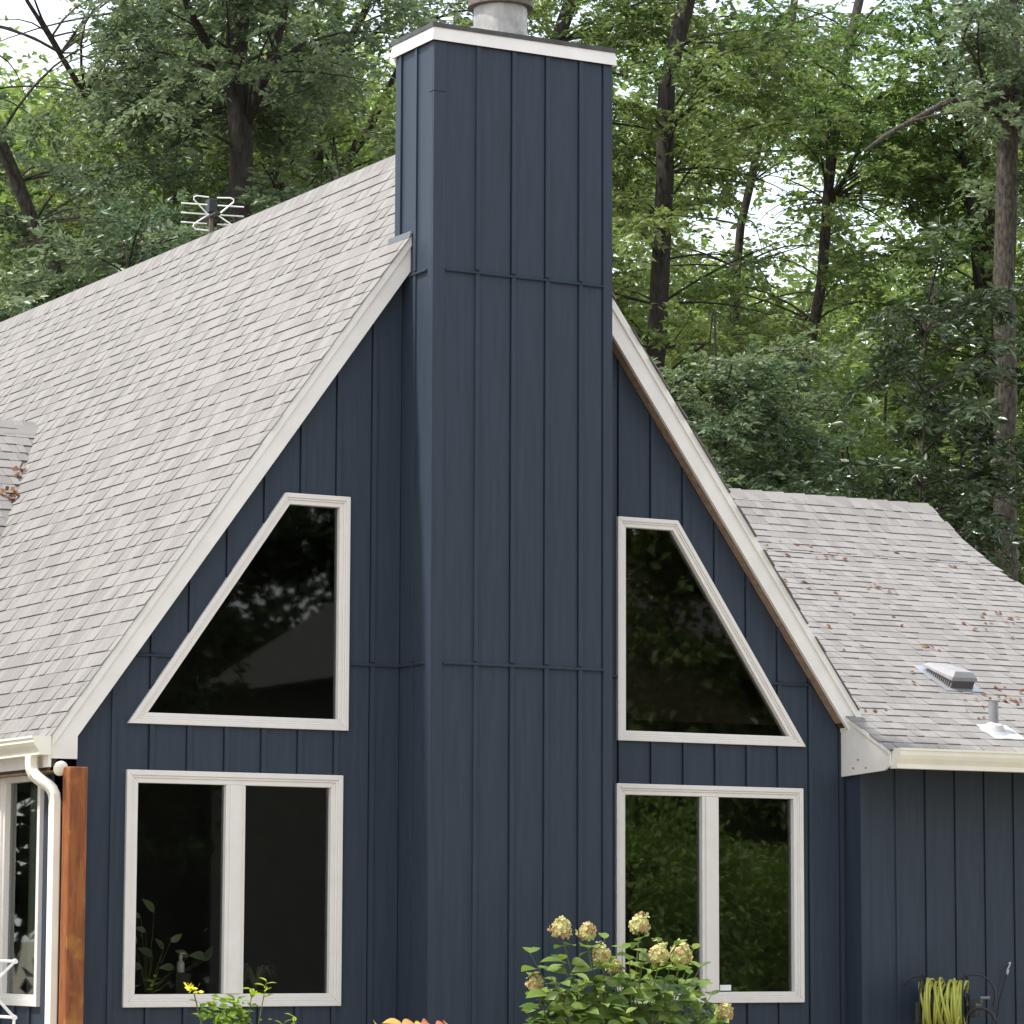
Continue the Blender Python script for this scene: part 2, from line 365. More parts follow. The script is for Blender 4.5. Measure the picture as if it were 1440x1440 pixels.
# ---- main roof
YB = 12.0
rf = MB()
for sg, xe in ((-1, -3.512), (1, 3.58)):
    zt = zroof(xe); th = .26
    sec = [(XA, ZA), (xe, zt), (xe, zt-th), (XA, ZA-th)] if sg < 0 else [(XA, ZA-.0005), (xe, zt), (xe, zt-th), (XA, ZA-th)]
    rf.prism(gx(sec, YR+.032), gx(sec, YB))
roof = rf.build('main_roof', DECK, house)
def rake(sg, xe):
    bw = .285; zt = zroof(xe); s = sg
    tail = [(xe, zt), (xe, zt-.17), (xe-s*.20, zt-.17), (xe-s*.20, zroof(xe-s*.20)-bw)]
    P = [(XA, ZA), (xe, zt)] + ([(xe, zt-.17), (xe-s*.205, zt-.17), (xe-s*.205, zroof(xe-s*.205)-bw)] if sg < 0 else [(xe, zt-.10), (xe-s*.06, zroof(xe-s*.06)-bw)]) + [(XA, ZA-bw)]
    mb = MB(); mb.prism(gx(P, YR), gx(P, YR+.03)); o = mb.build('rake_board', WHITE, roof)
    P2 = [(XA, ZA+.004), (xe-s*.002, zt+.004), (xe-s*.002, zt-.085), (XA, ZA-.085)]
    mb = MB(); mb.prism(gx(P2, YR-.016), gx(P2, YR-.001)); mb.build('shingle_moulding', WHITE, roof)
rake(-1, -3.515); rake(1, 3.64)
nS = math.hypot(1, MS)
for k in range(42):           # boards under the right rake
    s0 = .35+k*.137; 
    x0 = XA+s0/nS; x1 = XA+(s0+.131)/nS
    if x0 < CHR-.1 or x1 > 3.52: continue
    q = [(x0, zroof(x0)-.261), (x1, zroof(x1)-.261), (x1, zroof(x1)-.29), (x0, zroof(x0)-.29)]
    mb = MB(); mb.prism(gx(q, YR+.031), gx(q, -.001)); mb.build('soffit_board', SOFF, roof)
    x0, x1 = 2*XA-x0, 2*XA-x1
mb = MB(); q = [(XA-.1, zroof(XA-.1)-.262), (XL+.0, zroof(XL)-.262), (XL, zroof(XL)-.292), (XA-.1, zroof(XA-.1)-.292)]
mb.prism(gx(q, YR+.031), gx(q, -.001)); mb.build('soffit_board', SOFF, roof)
EXPO = .143
# a shingle in local axes: x along the course, y up the slope, z off the roof; butt at y = 0
WID = (.075, .10, .13, .165); THK = (.0085, .0145); TON = (.9, .97, 1.03, 1.08)
def shingle_pts(wd, th):
    l = EXPO+.02
    return [(0, 0, .001), (wd-.003, 0, .001), (wd-.003, l, .0005), (0, l, .0005), (0, 0, th), (wd-.003, 0, th), (wd-.003, l, .004), (0, l, .004)]
SF = [(4, 5, 6, 7), (0, 1, 5, 4), (1, 2, 6, 5), (3, 0, 4, 7)]
SH = {}
for wi in WID:
    for th in THK:
        for tn in TON:
            me = bpy.data.meshes.new('shingle'); me.from_pydata(shingle_pts(wi, th), [], SF); me.materials.append(SHING); tone(me, [tn]*8); SH[(wi, th, tn)] = me
def shingles(parent, courses, ncount, key, stuffname):
    """courses: (origin, along, upslope, normal, length). The ncount pieces that show largest are objects, the rest one mesh"""
    items = []
    for og, al, us, no, ln, skew in courses:
        x = 0.
        while x < ln-.03:
            wi = random.choice(WID); wi2 = wi if x+wi < ln else max([q for q in WID if x+q < ln+.05] or [WID[0]])
            items.append((og+al*x, al, us, no, wi2, random.choice(THK), random.choice(TON))); x += wi2
    items.sort(key=lambda t: key(t[0]))
    for p, al, us, no, wi, th, tn in items[:ncount]:
        o = bpy.data.objects.new('shingle', SH[(wi, th, tn)]); COL.objects.link(o); o.parent = parent
        mm = Matrix.Identity(4)
        for i in range(3): mm[i][0] = al[i]; mm[i][1] = us[i]; mm[i][2] = no[i]; mm[i][3] = p[i]
        o.matrix_local = mm
    mb = MB(); tn_ = []
    for p, al, us, no, wi, th, tn in items[ncount:]:
        n = len(mb.v)
        for q in shingle_pts(wi, th): mb.v.append(tuple(p+al*q[0]+us*q[1]+no*q[2]))
        mb.f += [tuple(n+i for i in f) for f in SF]; tn_ += [tn]*8
    me = bpy.data.meshes.new(stuffname); me.from_pydata(mb.v, [], mb.f); me.materials.append(SHING); tone(me, tn_)
    o = bpy.data.objects.new(stuffname, me); COL.objects.link(o); o.parent = parent; o['kind'] = 'stuff'
V = Vector
cs = []
us = V((1, 0, MS)).normalized(); no = V((-MS, 0, 1)).normalized(); XE = -3.56
for k in range(int(((XA-XE)*nS-.03)/EXPO)):
    p = V((XE, YR-.03+random.uniform(0, .012), zroof(XE)+.003))+us*(k*EXPO)
    # along = -Y would flip handedness, so run from the back towards the rake: use +Y and mirror order
    cs.append((p, V((0, 1, 0)), us, no, YB+.1, 0))
def vis(p):
    d = np.array(p)-CAM; z = d@fw; u = 720+F*(d@rt)/z
    if u < 0: return 1e6
    x, y = p[0], p[1]
    if x > CHL-.05 and y < CHB: return 1e6
    return z
shingles(roof, cs, 230, vis, 'roof_shingles')
# right slope (turned away), plain courses
cs = []; us2 = V((-1, 0, MS)).normalized(); no2 = V((MS, 0, 1)).normalized(); XE2 = 3.60
for k in range(int(((XE2-XA)*nS-.03)/EXPO)):
    cs.append((V((XE2, YB+.05, zroof(XE2)+.003))+us2*(k*EXPO), V((0, -1, 0)), us2, no2, YB-YR+.05, 0))
shingles(roof, cs, 0, vis, 'rear_roof_shingles')
mb = MB(); tn_ = []; y = CHB+.05
while y < YB:
    n = len(mb.v); l = .19; a = .13
    for yy, h in ((y, .014), (y+l, .010)):
        mb.v += [(XA-a, yy, zroof(XA-a)+h), (XA-.02, yy, ZA+h-.012), (XA+.02, yy, ZA+h-.012), (XA+a, yy, zroof(XA+a)+h)]
    mb.f += [(n, n+1, n+5, n+4), (n+1, n+2, n+6, n+5), (n+2, n+3, n+7, n+6), (n, n+3, n+2, n+1)]; tn_ += [random.choice(TON)]*8; y += EXPO
me = bpy.data.meshes.new('ridge_cap'); me.from_pydata(mb.v, [], mb.f); me.materials.append(SHING); tone(me, tn_)
o = bpy.data.objects.new('ridge_cap', me); COL.objects.link(o); o.parent = roof; o['kind'] = 'stuff'
zf = zroof(CHL)     # flashing where the roof meets the chimney
mb = MB(); mb.prism([(CHL-.028, YR-.03, zroof(CHL-.028)+.016), (CHL-.014, YR-.04, zf+.02), (CHL-.014, YR-.04, zf+.03), (CHL-.018, YR-.04, zf+.03)],
                    [(CHL-.028, CHB+.06, zroof(CHL-.028)+.016), (CHL-.014, CHB+.06, zf+.02), (CHL-.014, CHB+.06, zf+.03), (CHL-.018, CHB+.06, zf+.03)]); mb.build('flashing', mat('dull_flashing', (.12, .13, .15), .6, .3), roof)
# ---- cross gable on the left slope
DY, DZ, DM = 6.39, 6.47, .81
sec = [(DY-2.7, DZ-DM*2.7), (DY, DZ), (DY+2.7, DZ-DM*2.7)]
mb = MB(); mb.prism(gy(sec, -4.5), gy(sec, XA+(DZ-ZA)/MS+.02)); dorm = mb.build('cross_gable', FELT, house)
mb = MB(); mb.box(-4.25, XL-.02, DY-2.4, DY+2.4, GZ, DZ-DM*2.7+.02); mb.build('cross_gable_wall', NAVY, dorm)
cs = []; dn = math.hypot(1, DM); us3 = V((0, 1, DM)).normalized(); no3 = V((0, -DM, 1)).normalized()
for k in range(int(2.7*dn/EXPO)+1):
    p = V((-4.55, DY-2.72, DZ-DM*2.72+.004))+us3*(k*EXPO); xv = XA+(p.z-ZA)/MS-.03
    cs.append((p, V((1, 0, 0)), us3, no3, xv+4.55, 0))
shingles(dorm, cs, 0, vis, 'cross_gable_shingles')
mb = MB(); mb.prism([(-4.5, DY-.13, DZ-.09), (-4.5, DY, DZ+.015), (-4.5, DY+.13, DZ-.09)], [(-1.16, DY-.13, DZ-.09), (-1.16, DY, DZ+.015), (-1.16, DY+.13, DZ-.09)])
me = mb.mesh('ridge_cap', SHING); tone(me, [1.0]*len(me.vertices)); o = bpy.data.objects.new('ridge_cap', me); COL.objects.link(o); o.parent = dorm
# ---- side wall under the left eave, with its window
SW = [(0, GZ), (YB-.2, GZ), (YB-.2, zroof(XL)-.27), (0, zroof(XL)-.27)]
y0_, y1_ = float(atX(59.5, 1250, XL)[1]), float(atX(3, 1250, XL)[1])+.02; zt_, zb2 = float(atX(40, 1083, XL)[2]), float(atX(40, 1415, XL)[2])
WS = [(y0_, zb2), (y1_, zb2), (y1_, zt_), (y0_, zt_)]
hole = inset(WS, .03); mb = MB()
for p in subtract([SW], hole): mb.prism(gy(p, XL+.012), gy(p, XL+.12))
swall = mb.build('side_wall', NAVYD, house)
clad(swall, SW, [inset(WS, .012)], [.2+.3048*k for k in range(38)], .0, YB-.2, XL, gy, [], batten=True)
p3 = inset(WS, .085); mb = MB(); p1 = inset(WS, .05)
for o_, i_, x0 in ((WS, p1, -.034), (p1, p3, -.016)):
    for k in range(4): j = (k+1) % 4; q = [o_[k], o_[j], i_[j], i_[k]]; mb.prism(gy(q, XL+x0), gy(q, XL+.05))
sw = mb.build('window', VINYL, house, bevel=.004); sw['label'] = 'side window beside the cedar post, cut by the frame edge'
mb = MB(); mb.poly(gy(p3, XL+.03)); mb.build('pane', GLASS, sw)
mb = MB()
for k in range(7):
    y0 = y1_-.36+k*.05; mb.prism([(XL+.2+.02*(k % 2), y0, 1.28), (XL+.2+.02*((k+1) % 2), y0+.06, 1.28), (XL+.205+.02*((k+1) % 2), y0+.06, 1.28), (XL+.205+.02*(k % 2), y0, 1.28)],
                             [(XL+.2+.02*(k % 2), y0, 2.95), (XL+.2+.02*((k+1) % 2), y0+.06, 2.95), (XL+.205+.02*((k+1) % 2), y0+.06, 2.95), (XL+.205+.02*(k % 2), y0, 2.95)])
cur = mb.build('curtain', mat('sage_curtain', (.30, .36, .28), .9, .1, noise=.1, scale=9)); tag(cur, 'pale sage green curtain hanging inside the side window', 'curtain')
# eave fascia, gutter and downspout on the left
mb = MB(); mb.box(-3.536, -3.513, YR+.0, YB, zroof(-3.51)-.24, zroof(-3.51)-.03); mb.build('eave_fascia', WHITE, house)
mb = MB(); mb.box(-3.512, XL+.01, YR+.05, YB, zroof(-3.51)-.275, zroof(-3.51)-.262); mb.build('eave_soffit', SOFF, house)
KG = [(0, 0), (.085, 0), (.085, .028), (.094, .04), (.112, .062), (.125, .085), (.127, .112), (.135, .114), (.135, .128), (.118, .128), (.118, .105), (.105, .08), (.07, .03), (0, .03), (-.0, .0)]
def gutter(path, conv, name, z, parent):
    mb = MB(); a, b = path; prof = KG[:-1]
    # split into convex pieces: strips between matching outer and inner points
    outer = KG[0:9]; inner = [(0, .012), (.078, .012), (.076, .03), (.085, .045), (.103, .067), (.116, .088), (.117, .114), (.118, .116), (.118, .128)]
    for k in range(8):
        q = [outer[k], outer[k+1], inner[k+1], inner[k]]
        mb.prism([conv(p, a, z) for p in q], [conv(p, b, z) for p in q])
    for e, s_ in ((a, 1), (b, -1)):
        q = outer+[(0, .128)]; mb.prism([conv(p, e-.0012*s_, z) for p in q], [conv(p, e-.004*s_, z) for p in q])
    mb.box(*([0, 0, 0, 0, 0, 0])) if 0 else None
    return mb.build(name, GUTM, parent)
ZGL = 3.062
gl = gutter((YR-.06, YB), lambda p, t, z: (-3.539-p[0]*1.12, t, z+p[1]*1.05), 'gutter', ZGL, house); gl['label'] = 'cream gutter along the left eave'
DX, DYY = -3.50, -.135
pth = [(x+.052, y+.03, z) for x, y, z in [(-3.665, -.02, 3.07), (-3.665, -.02, 3.0), (-3.662, -.025, 2.965), (-3.652, -.04, 2.93), (-3.632, -.06, 2.90), (-3.60, -.085, 2.872), (-3.565, -.11, 2.845), (-3.542, -.128, 2.815), (-3.528, -.14, 2.775), (-3.524, -.145, 2.73), (-3.52, -.145, .35)]]
mb = MB(); rr = .048
def rectube(mb, path, wx, wy):
    P = [Vector(p) for p in path]; base = len(mb.v)
    for i, p in enumerate(P):
        t = (P[min(i+1, len(P)-1)]-P[max(i-1, 0)]).normalized(); sx = Vector((0, 1, 0)); sx = (sx-t*sx.dot(t)).normalized(); sy = t.cross(sx)
        c = .012
        for a, b in ((wx, wy-c), (wx-c, wy), (-wx+c, wy), (-wx, wy-c), (-wx, -wy+c), (-wx+c, -wy), (wx-c, -wy), (wx, -wy+c)): mb.v.append(tuple(p+sx*a+sy*b))
    for i in range(len(P)-1):
        for k in range(8): j = (k+1) % 8; mb.f.append((base+i*8+k, base+i*8+j, base+(i+1)*8+j, base+(i+1)*8+k))
rectube(mb, pth, .045, .036)
ds = mb.build('downspout', GUTM, gl); ds['label'] = 'cream downspout with an S bend beside the cedar post'
for z in (.9,):
    mb = MB(); mb.box(-3.509, -3.427, -.163, -.067, z, z+.028); mb.build('downspout_strap', GUTM, gl)
# ---- wing on the right
WX0, WX1 = 3.535, 7.70; WYE, WZE, WM = -.706, 3.286, .5
WYBK, WYR, WM2 = 4.02, 4.53, .82
zb_ = WZE+WM*(WYBK-WYE); YM1, YM2, PM1, PM2 = 3.55, 4.05, .62, .79; zm1 = WZE+WM*(YM1-WYE); zm2 = zm1+PM1*(YM2-YM1); zr_ = zm2+PM2*(WYR-YM2)
mb = MB(); top = [(WYE, WZE), (YM1, zm1), (YM2, zm2), (WYR, zr_), (WYR+3.2, zr_-.8*3.2)]
for (a, b) in zip(top[:-1], top[1:]):
    q = [a, b, (b[0], b[1]-.10), (a[0], a[1]-.10)]; mb.prism(gy(q, WX0), gy(q, WX1))
wroof = mb.build('wing_roof', FELT, house)
mb = MB(); q = [(.1, 3.5), (WYBK, zb_-.001), (WYR, zr_-.001), (WYR+2, zr_-1.6)]
mb.prism(gy(q, 1.6), gy(q, WX0-.001)); mb.build('wing_saddle', DECK, wroof)
# boxed end of the eave, facing left
BX = [(-.70, 3.115), (0.0-.002, 3.08), (0-.002, WZE+WM*.69), (WYE, WZE-.012)]
BX = [(-.62, 3.115), (-.002, 3.085), (-.002, WZE+WM*(.706)-.02), (-.704, WZE-.02), (-.704, 3.15)]
mb = MB(); mb.prism(gy(BX, WX0-.022), gy(BX, WX0-.001)); bxo = mb.build('eave_return', WHITE, wroof)
mb = MB(); q = [(WYE-.006, WZE+.004), (-.002, WZE+WM*.704+.004), (-.002, WZE+WM*.704-.035), (WYE-.006, WZE-.035)]
mb.prism(gy(q, WX0-.042), gy(q, WX0-.0225)); mb.build('shingle_moulding', WHITE, wroof)
for (yy, zz) in ((-.26, 3.215), (-.19, 3.15), (-.37, 3.145)):
    mb = MB(); mb.lathe([(.008, -.002), (.008, .002)], (WX0-.0232, yy, zz), 8, Matrix.Rotation(math.pi/2, 3, 'Y')); mb.build('nail_hole', BLACK, wroof)
mb = MB(); mb.box(WX0, WX1, -.68, -.655, 3.15, WZE-.02); mb.build('eave_fascia', WHITE, wroof)
mb = MB(); mb.box(WX0, WX1, -.655, -.20, 3.165, 3.18); mb.build('eave_soffit', SOFF, wroof)
gr = gutter((WX0+.005, WX1+.02), lambda p, t, z: (t, -.682-p[0]*1.1, z+p[1]*1.28), 'gutter', 3.128, house); gr['label'] = 'cream gutter along the right wing eave'
cs = []
def courses(y0, z0, m_, length, x0f):
    dn = math.hypot(1, m_); us = V((0, 1, m_)).normalized(); no = V((0, -m_, 1)).normalized()
    for k in range(int(length*dn/EXPO)):
        p = V((0, y0, z0+.004))+us*(k*EXPO); x0 = x0f(p); cs.append((V((x0+random.uniform(-.004, .01), p.y, p.z)), V((1, 0, 0)), us, no, WX1+.03-x0, 0))
courses(WYE-.025, WZE-.0125, WM, YM1-WYE+.16, lambda p: WX0-.05 if p.y < YR-.02 else max(XA+(ZA-p.z)/MS, 2.0))
courses(YM1-.015, zm1-.003, PM1, YM2-YM1+.13, lambda p: max(XA+(ZA-p.z)/MS, 1.8))
courses(YM2-.015, zm2-.004, PM2, WYR-YM2+.04, lambda p: max(XA+(ZA-p.z)/MS, 1.7))
def vis2(p):
    d = np.array(p)-CAM; z = d@fw; u = 720+F*(d@rt)/z
    return 1e6 if u > 1440 else z
shingles(wroof, cs, 70, vis2, 'wing_roof_shingles')
mb = MB(); tn_ = []; x = WX1+.02
while x > 1.8:
    n = len(mb.v); l = .28
    for xx, h in ((x, .026), (x-l, .014)):
        mb.v += [(xx, WYR-.14, zr_-PM2*.14+h), (xx, WYR, zr_+h), (xx, WYR+.14, zr_-.8*.14+h)]
    mb.f += [(n, n+1, n+4, n+3), (n+1, n+2, n+5, n+4), (n, n+2, n+1)]; tn_ += [random.choice(TON)]*6; x -= .25
me = bpy.data.meshes.new('ridge_cap'); me.from_pydata(mb.v, [], mb.f); me.materials.append(SHING); tone(me, tn_)
o = bpy.data.objects.new('ridge_cap', me); COL.objects.link(o); o.parent = wroof; o['kind'] = 'stuff'
# wing walls
WYF = -.22
mb = MB(); mb.box(XR+.012, WX1-.3, WYF+.012, WYF+.12, GZ, 3.16); mb.box(XR+.012, XR+.12, WYF+.121, .011, GZ, 3.16); mb.box(WX1-.42, WX1-.3, WYF+.121, 7, GZ, 3.3)
wwall = mb.build('wing_wall', NAVYD, house)
WP = [(XR+.085, GZ+.1), (WX1-.3, GZ+.1), (WX1-.3, 3.162), (XR+.085, 3.162)]
wxs = [float(atY(u, 1200, WYF)[0]) for u in (1259, 1302)]; st = .3048
clad(wwall, WP, [], [wxs[0]+st*k for k in range(13)], XR+.085, WX1-.3, WYF, gx, [], bt=.012)
mb = MB(); mb.box(XR-.006, XR+.084, WYF-.01, WYF+.011, GZ+.1, 3.162); mb.build('corner_board', NAVY, wwall, bevel=.003)
mb = MB(); mb.box(XR-.006, XR+.011, WYF+.0112, -.018, GZ+.1, 3.098); mb.build('board', NAVY, wwall)
gab = [(WYF, 3.1), (WYR, zr_-.12), (WYR+3, 3.7), (WYR+3, 3.1)]
mb = MB(); mb.prism(gy([(WYE+.3, 3.1), (WYBK, zb_-.11), (WYR, zr_-.11), (7, 4.0), (7, 3.1)], WX1-.32), gy([(WYE+.3, 3.1), (WYBK, zb_-.11), (WYR, zr_-.11), (7, 4.0), (7, 3.1)], WX1-.302)); mb.build('wing_gable', NAVY, wwall)
# roof vent and pipe on the wing
def wz(y): return WZE+WM*(y-WYE)
def wingpt(u, v):
    d = ray(u, v); n = np.array([0, -WM, 1.]); c = WZE-WM*WYE; return CAM+d*(c-n@CAM)/(n@d)
q_ = wingpt(1335, 970); vx, vy = float(q_[0]), float(q_[1]); vw, vd = .25, .40
us = V((0, 1, WM)).normalized(); no = V((0, -WM, 1)).normalized()
def L(a, b, c): q = V((vx, vy, wz(vy)))+V((1, 0, 0))*a+us*b+no*c; return tuple(q)
mb = MB(); mb.prism([L(-.07, -.06, .013), L(vw+.07, -.06, .013), L(vw+.07, vd+.1, .013), L(-.07, vd+.1, .013)], [L(-.07, -.06, .018), L(vw+.07, -.06, .018), L(vw+.07, vd+.1, .018), L(-.07, vd+.1, .018)])
rv = mb.build('roof_vent', FLASH, house); rv['label'] = 'low slatted metal roof vent box on the wing roof'
mb = MB(); mb.prism([L(.02, .02, .018), L(vw-.02, .02, .018), L(vw-.02, vd, .018), L(.02, vd, .018)], [L(.02, .02, .10), L(vw-.02, .02, .10), L(vw-.02, vd, .05), L(.02, vd, .05)]); mb.build('vent_core', BLACK, rv)
mb = MB(); mb.prism([L(-.012, -.012, .115), L(vw+.012, -.012, .115), L(vw+.012, vd+.05, .05), L(-.012, vd+.05, .05)], [L(.03, .03, .165), L(vw-.03, .03, .165), L(vw-.03, vd+.02, .085), L(.03, vd+.02, .085)])
mb.prism([L(-.012, -.012, .085), L(vw+.012, -.012, .085), L(vw+.012, vd+.05, .035), L(-.012, vd+.05, .035)], [L(-.012, -.012, .1148), L(vw+.012, -.012, .1148), L(vw+.012, vd+.05, .0498), L(-.012, vd+.05, .0498)])
mb.build('vent_lid', mat('vent_paint', (.26, .26, .265), .5, .4, noise=.12, scale=12), rv, bevel=.012)
slat = mat('vent_slat', (.13, .12, .115), .5, .4)
for k in range(14):
    mb = MB(); a = .005+k*(vw-.02)/13; mb.prism([L(a, 0, .019), L(a+.010, 0, .019), L(a+.010, .018, .019), L(a, .018, .019)], [L(a, 0, .09), L(a+.010, 0, .09), L(a+.010, .018, .09), L(a, .018, .09)]); mb.build('slat', slat, rv)
for k in range(12):
    mb = MB(); b = .03+k*(vd-.06)/11; h = .085-k*.0035; mb.prism([L(.0, b, .019), L(.018, b, .019), L(.018, b+.014, .019), L(0, b+.014, .019)], [L(.0, b, h), L(.018, b, h), L(.018, b+.014, h), L(0, b+.014, h)]); mb.build('slat', slat, rv)
BOOT = mat('boot_paint', (.4, .4, .4), .5, .4, noise=.1, scale=20)
px_, py_ = 4.87, -.30; pz = wz(py_)
mb = MB(); mb.lathe([(.042, 0), (.042, .255), (.036, .255), (.036, .20)], (px_, py_, pz), 20); vp = mb.build('vent_pipe', mat('grey_pvc', (.22, .22, .225), .5, .4, noise=.15, scale=14), house, smooth=False); vp['label'] = 'grey plumbing vent pipe near the wing gutter'
mb = MB(); al = Matrix.Rotation(math.atan(WM), 3, 'X')
mb.lathe([(.135, .012), (.13, .022), (.09, .045), (.055, .085), (.046, .09)], (px_, py_, pz-.01), 20, al); mb.build('pipe_boot', BOOT, vp)
mb = MB(); q = [V((px_-.12, py_-.17, wz(py_-.17))), V((px_+.22, py_-.17, wz(py_-.17))), V((px_+.20, py_+.1, wz(py_+.1))), V((px_-.12, py_+.1, wz(py_+.1)))]
mb.prism([tuple(p+no*.0135) for p in q], [tuple(p+no*.017) for p in q]); mb.build('boot_plate', BOOT, vp)
# ---- room behind the glass
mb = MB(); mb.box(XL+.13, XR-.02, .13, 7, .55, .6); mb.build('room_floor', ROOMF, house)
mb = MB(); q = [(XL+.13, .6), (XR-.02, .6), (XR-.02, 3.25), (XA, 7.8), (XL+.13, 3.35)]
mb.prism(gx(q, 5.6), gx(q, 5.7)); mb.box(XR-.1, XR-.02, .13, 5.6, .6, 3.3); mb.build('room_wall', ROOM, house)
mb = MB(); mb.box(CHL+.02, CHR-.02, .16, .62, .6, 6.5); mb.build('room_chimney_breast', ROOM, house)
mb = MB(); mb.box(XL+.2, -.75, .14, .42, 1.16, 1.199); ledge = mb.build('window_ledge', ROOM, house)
# ------------------------------------------------------------------ small things on and beside the house
pm = MB(); pm.box(-3.435, -3.295, -.305, -.165, GZ, 2.975)
tag(pm.build('porch_post', POST, bevel=.006), 'square orange stained cedar post beside the downspout', 'post')
lamp = empty('wall_lamp', (-3.42, -.15, 3.0)); tag(lamp, 'small cream round flood lamp under the eave behind the cedar post', 'lamp')
c = atY(83, 1078, -.13); ax = Matrix.Rotation(math.radians(105), 3, 'X')
mb = MB(); mb.lathe([(.022, 0), (.03, .03), (.05, .08), (.057, .095), (.05, .108), (.02, .116)], tuple(V(c)-lamp.location-V((0, -.06, -.01))), 20, ax); mb.build('bulb', GUTM, lamp, smooth=True)
mb = MB(); mb.tube([V(c)-lamp.location+V((0, .06, .0)), V(c)-lamp.location+V((.01, .09, .06))], .014, 8); mb.build('bracket', BLACK, lamp)
# antenna on the ridge
ant = empty('antenna', (XA, 5.5, ZA)); tag(ant, 'white rod television antenna on a dark mast at the roof ridge', 'antenna')
mb = MB(); mb.tube([(0, 0, -.12), (0, 0, .30)], .022, 8); mb.build('mast', RUST, ant)
mb = MB(); mb.box(-.04, .04, -.05, .05, .20, .33); mb.box(-.03, .03, -.16, .2, .155, .185); mb.build('housing', BLACK, ant, bevel=.008)
AR = Matrix.Rotation(math.radians(-12), 3, 'Z')
def rod(pts, name): mb = MB(); mb.tube([AR @ V(p) for p in pts], .0068, 6); mb.build(name, ALU, ant)
for z in (.265, .175, .085): rod([(-.30, -.06, z), (-.05, -.055, z)], 'rod'); rod([(.05, -.055, z), (.30, -.06, z)], 'rod')
for s in (-1, 1):
    rod([(s*.04, -.07, .335), (s*.16, -.1, .335), (s*.19, -.11, .32), (s*.19, -.11, .295), (s*.05, -.08, .17)], 'loop')
    rod([(s*.04, -.08, .17), (s*.19, -.13, .06), (s*.20, -.13, .035), (s*.17, -.12, .012), (s*.04, -.08, .015)], 'loop')
mb = MB(); mb.tube([(0, 0, .1), (.05, .02, .02), (.05, .02, -.05)], .006, 6); mb.build('cable', BLACK, ant)
# folding rack at the left edge
rack = empty('folding_rack', (-4.25, -1.0, GZ)); tag(rack, 'white folding metal rack with crossed legs at the left edge', 'rack')
def rk(a, b, nm, r=.011): mb = MB(); mb.tube([V(a)-rack.location, V(b)-rack.location], r, 8); mb.build(nm, WPAINT, rack)
A = V(atY(21, 1352, -1.)); B = V(atY(20, 1431, -1.))
mid = V((A.x-.19, -1, (A.z+B.z)/2+.005))
for yo in (0, .45):
    o_ = V((0, yo, 0)); A2 = A+o_; B2 = B+o_; m2 = mid+o_
    A3 = m2*2-B2; B3 = m2*2-A2
    rk(A2, B3, 'leg'); rk(B2, A3, 'leg'); rk(A2, A3+V((0, 0, 0)), 'rail')
    rk(B2, V((B2.x-.02, B2.y, GZ)), 'leg'); rk(B3, V((B3.x+.02, B3.y, GZ)), 'leg')
rk(A, A+V((0, .45, 0)), 'rail'); rk(B, B+V((0, .45, 0)), 'rail')
for q in (A, B):
    mb = MB(); mb.lathe([(.017, -.016), (.019, 0), (.017, .016)], tuple(q-rack.location), 12, Matrix.Rotation(math.pi/2, 3, 'X')); mb.build('joint', WPAINT, rack)
# hose reel and hose on the wing wall
HC = V(atY(1328, 1413, -.52)); reel = empty('hose_reel', HC); reel.rotation_euler.z = math.radians(-43); tag(reel, 'black wall mounted hose reel with bent guide arms on the dark wing wall', 'hose reel')
RX = Matrix.Rotation(math.pi/2, 3, 'Y')
mb = MB(); mb.lathe([(.13, -.17), (.13, .17)], (0, 0, 0), 20, RX); mb.build('drum', BLACK, reel)
def arc(cx, cz, r, a0, a1, y, n=14): return [(cx+r*math.cos(math.radians(a0+(a1-a0)*i/n)), y, cz+r*math.sin(math.radians(a0+(a1-a0)*i/n))) for i in range(n+1)]
for s in (-1, 1):
    mb = MB(); mb.tube([(s*.175, .24*math.cos(2*math.pi*i/24), .24*math.sin(2*math.pi*i/24)) for i in range(25)], .008, 6); mb.build('flange', BLACK, reel)
    for a in range(3):
        mb = MB(); mb.tube([(s*.175, 0, 0), (s*.175, .24*math.cos(a*2.09+.5), .24*math.sin(a*2.09+.5))], .007, 6); mb.build('spoke', BLACK, reel)
mb = MB(); mb.tube(arc(-.22, .1, .13, 160, 60, .04), .008, 6); mb.build('guide_arm', BLACK, reel)
mb = MB(); mb.tube(arc(.25, .08, .17, 150, -30, -.02), .009, 6); mb.build('guide_arm', BLACK, reel)
mb = MB(); mb.tube(arc(.30, -.14, .12, 150, 10, -.1), .014, 8); mb.build('guide_arm', BLACK, reel)
mb = MB(); mb.box(-.24, -.19, -.03, .15, -.16, .02); mb.build('bracket', BLACK, reel, bevel=.008); mb = MB(); mb.box(.2, .26, -.03, .3, -.1, .04); mb.build('bracket', BLACK, reel, bevel=.008)
mb = MB(); mb.tube([(.18, 0, 0), (.30, -.02, 0), (.31, -.06, .06), (.38, -.06, .06)], .014, 8); mb.build('crank', mat('grey_plastic', (.16, .15, .15), .5, .4), reel)
hp = []
N = 34*14
for i in range(N+1):
    t = i/N; a = t*34*2*math.pi; lay = .16+.04*abs(math.sin(t*7))+.014*math.sin(t*61)+.009*math.sin(a*.37)
    x = -.14+.28*(.5-.5*math.cos(t*math.pi*5.3))+.018*math.sin(a*.53+1)+(.02+.03*math.sin(t*23))*math.sin(a+4*math.sin(t*11))
    hp.append(HC+V((x, -lay*math.cos(a), lay*math.sin(a))))
hp += [HC+V((.02, -.215, -.02)), HC+V((-.02, -.22, -.1)), HC+V((-.045, -.2, -.22)), HC+V((-.03, -.18, -.45)), HC+V((.1, -.2, HC.z*-1+.23))]
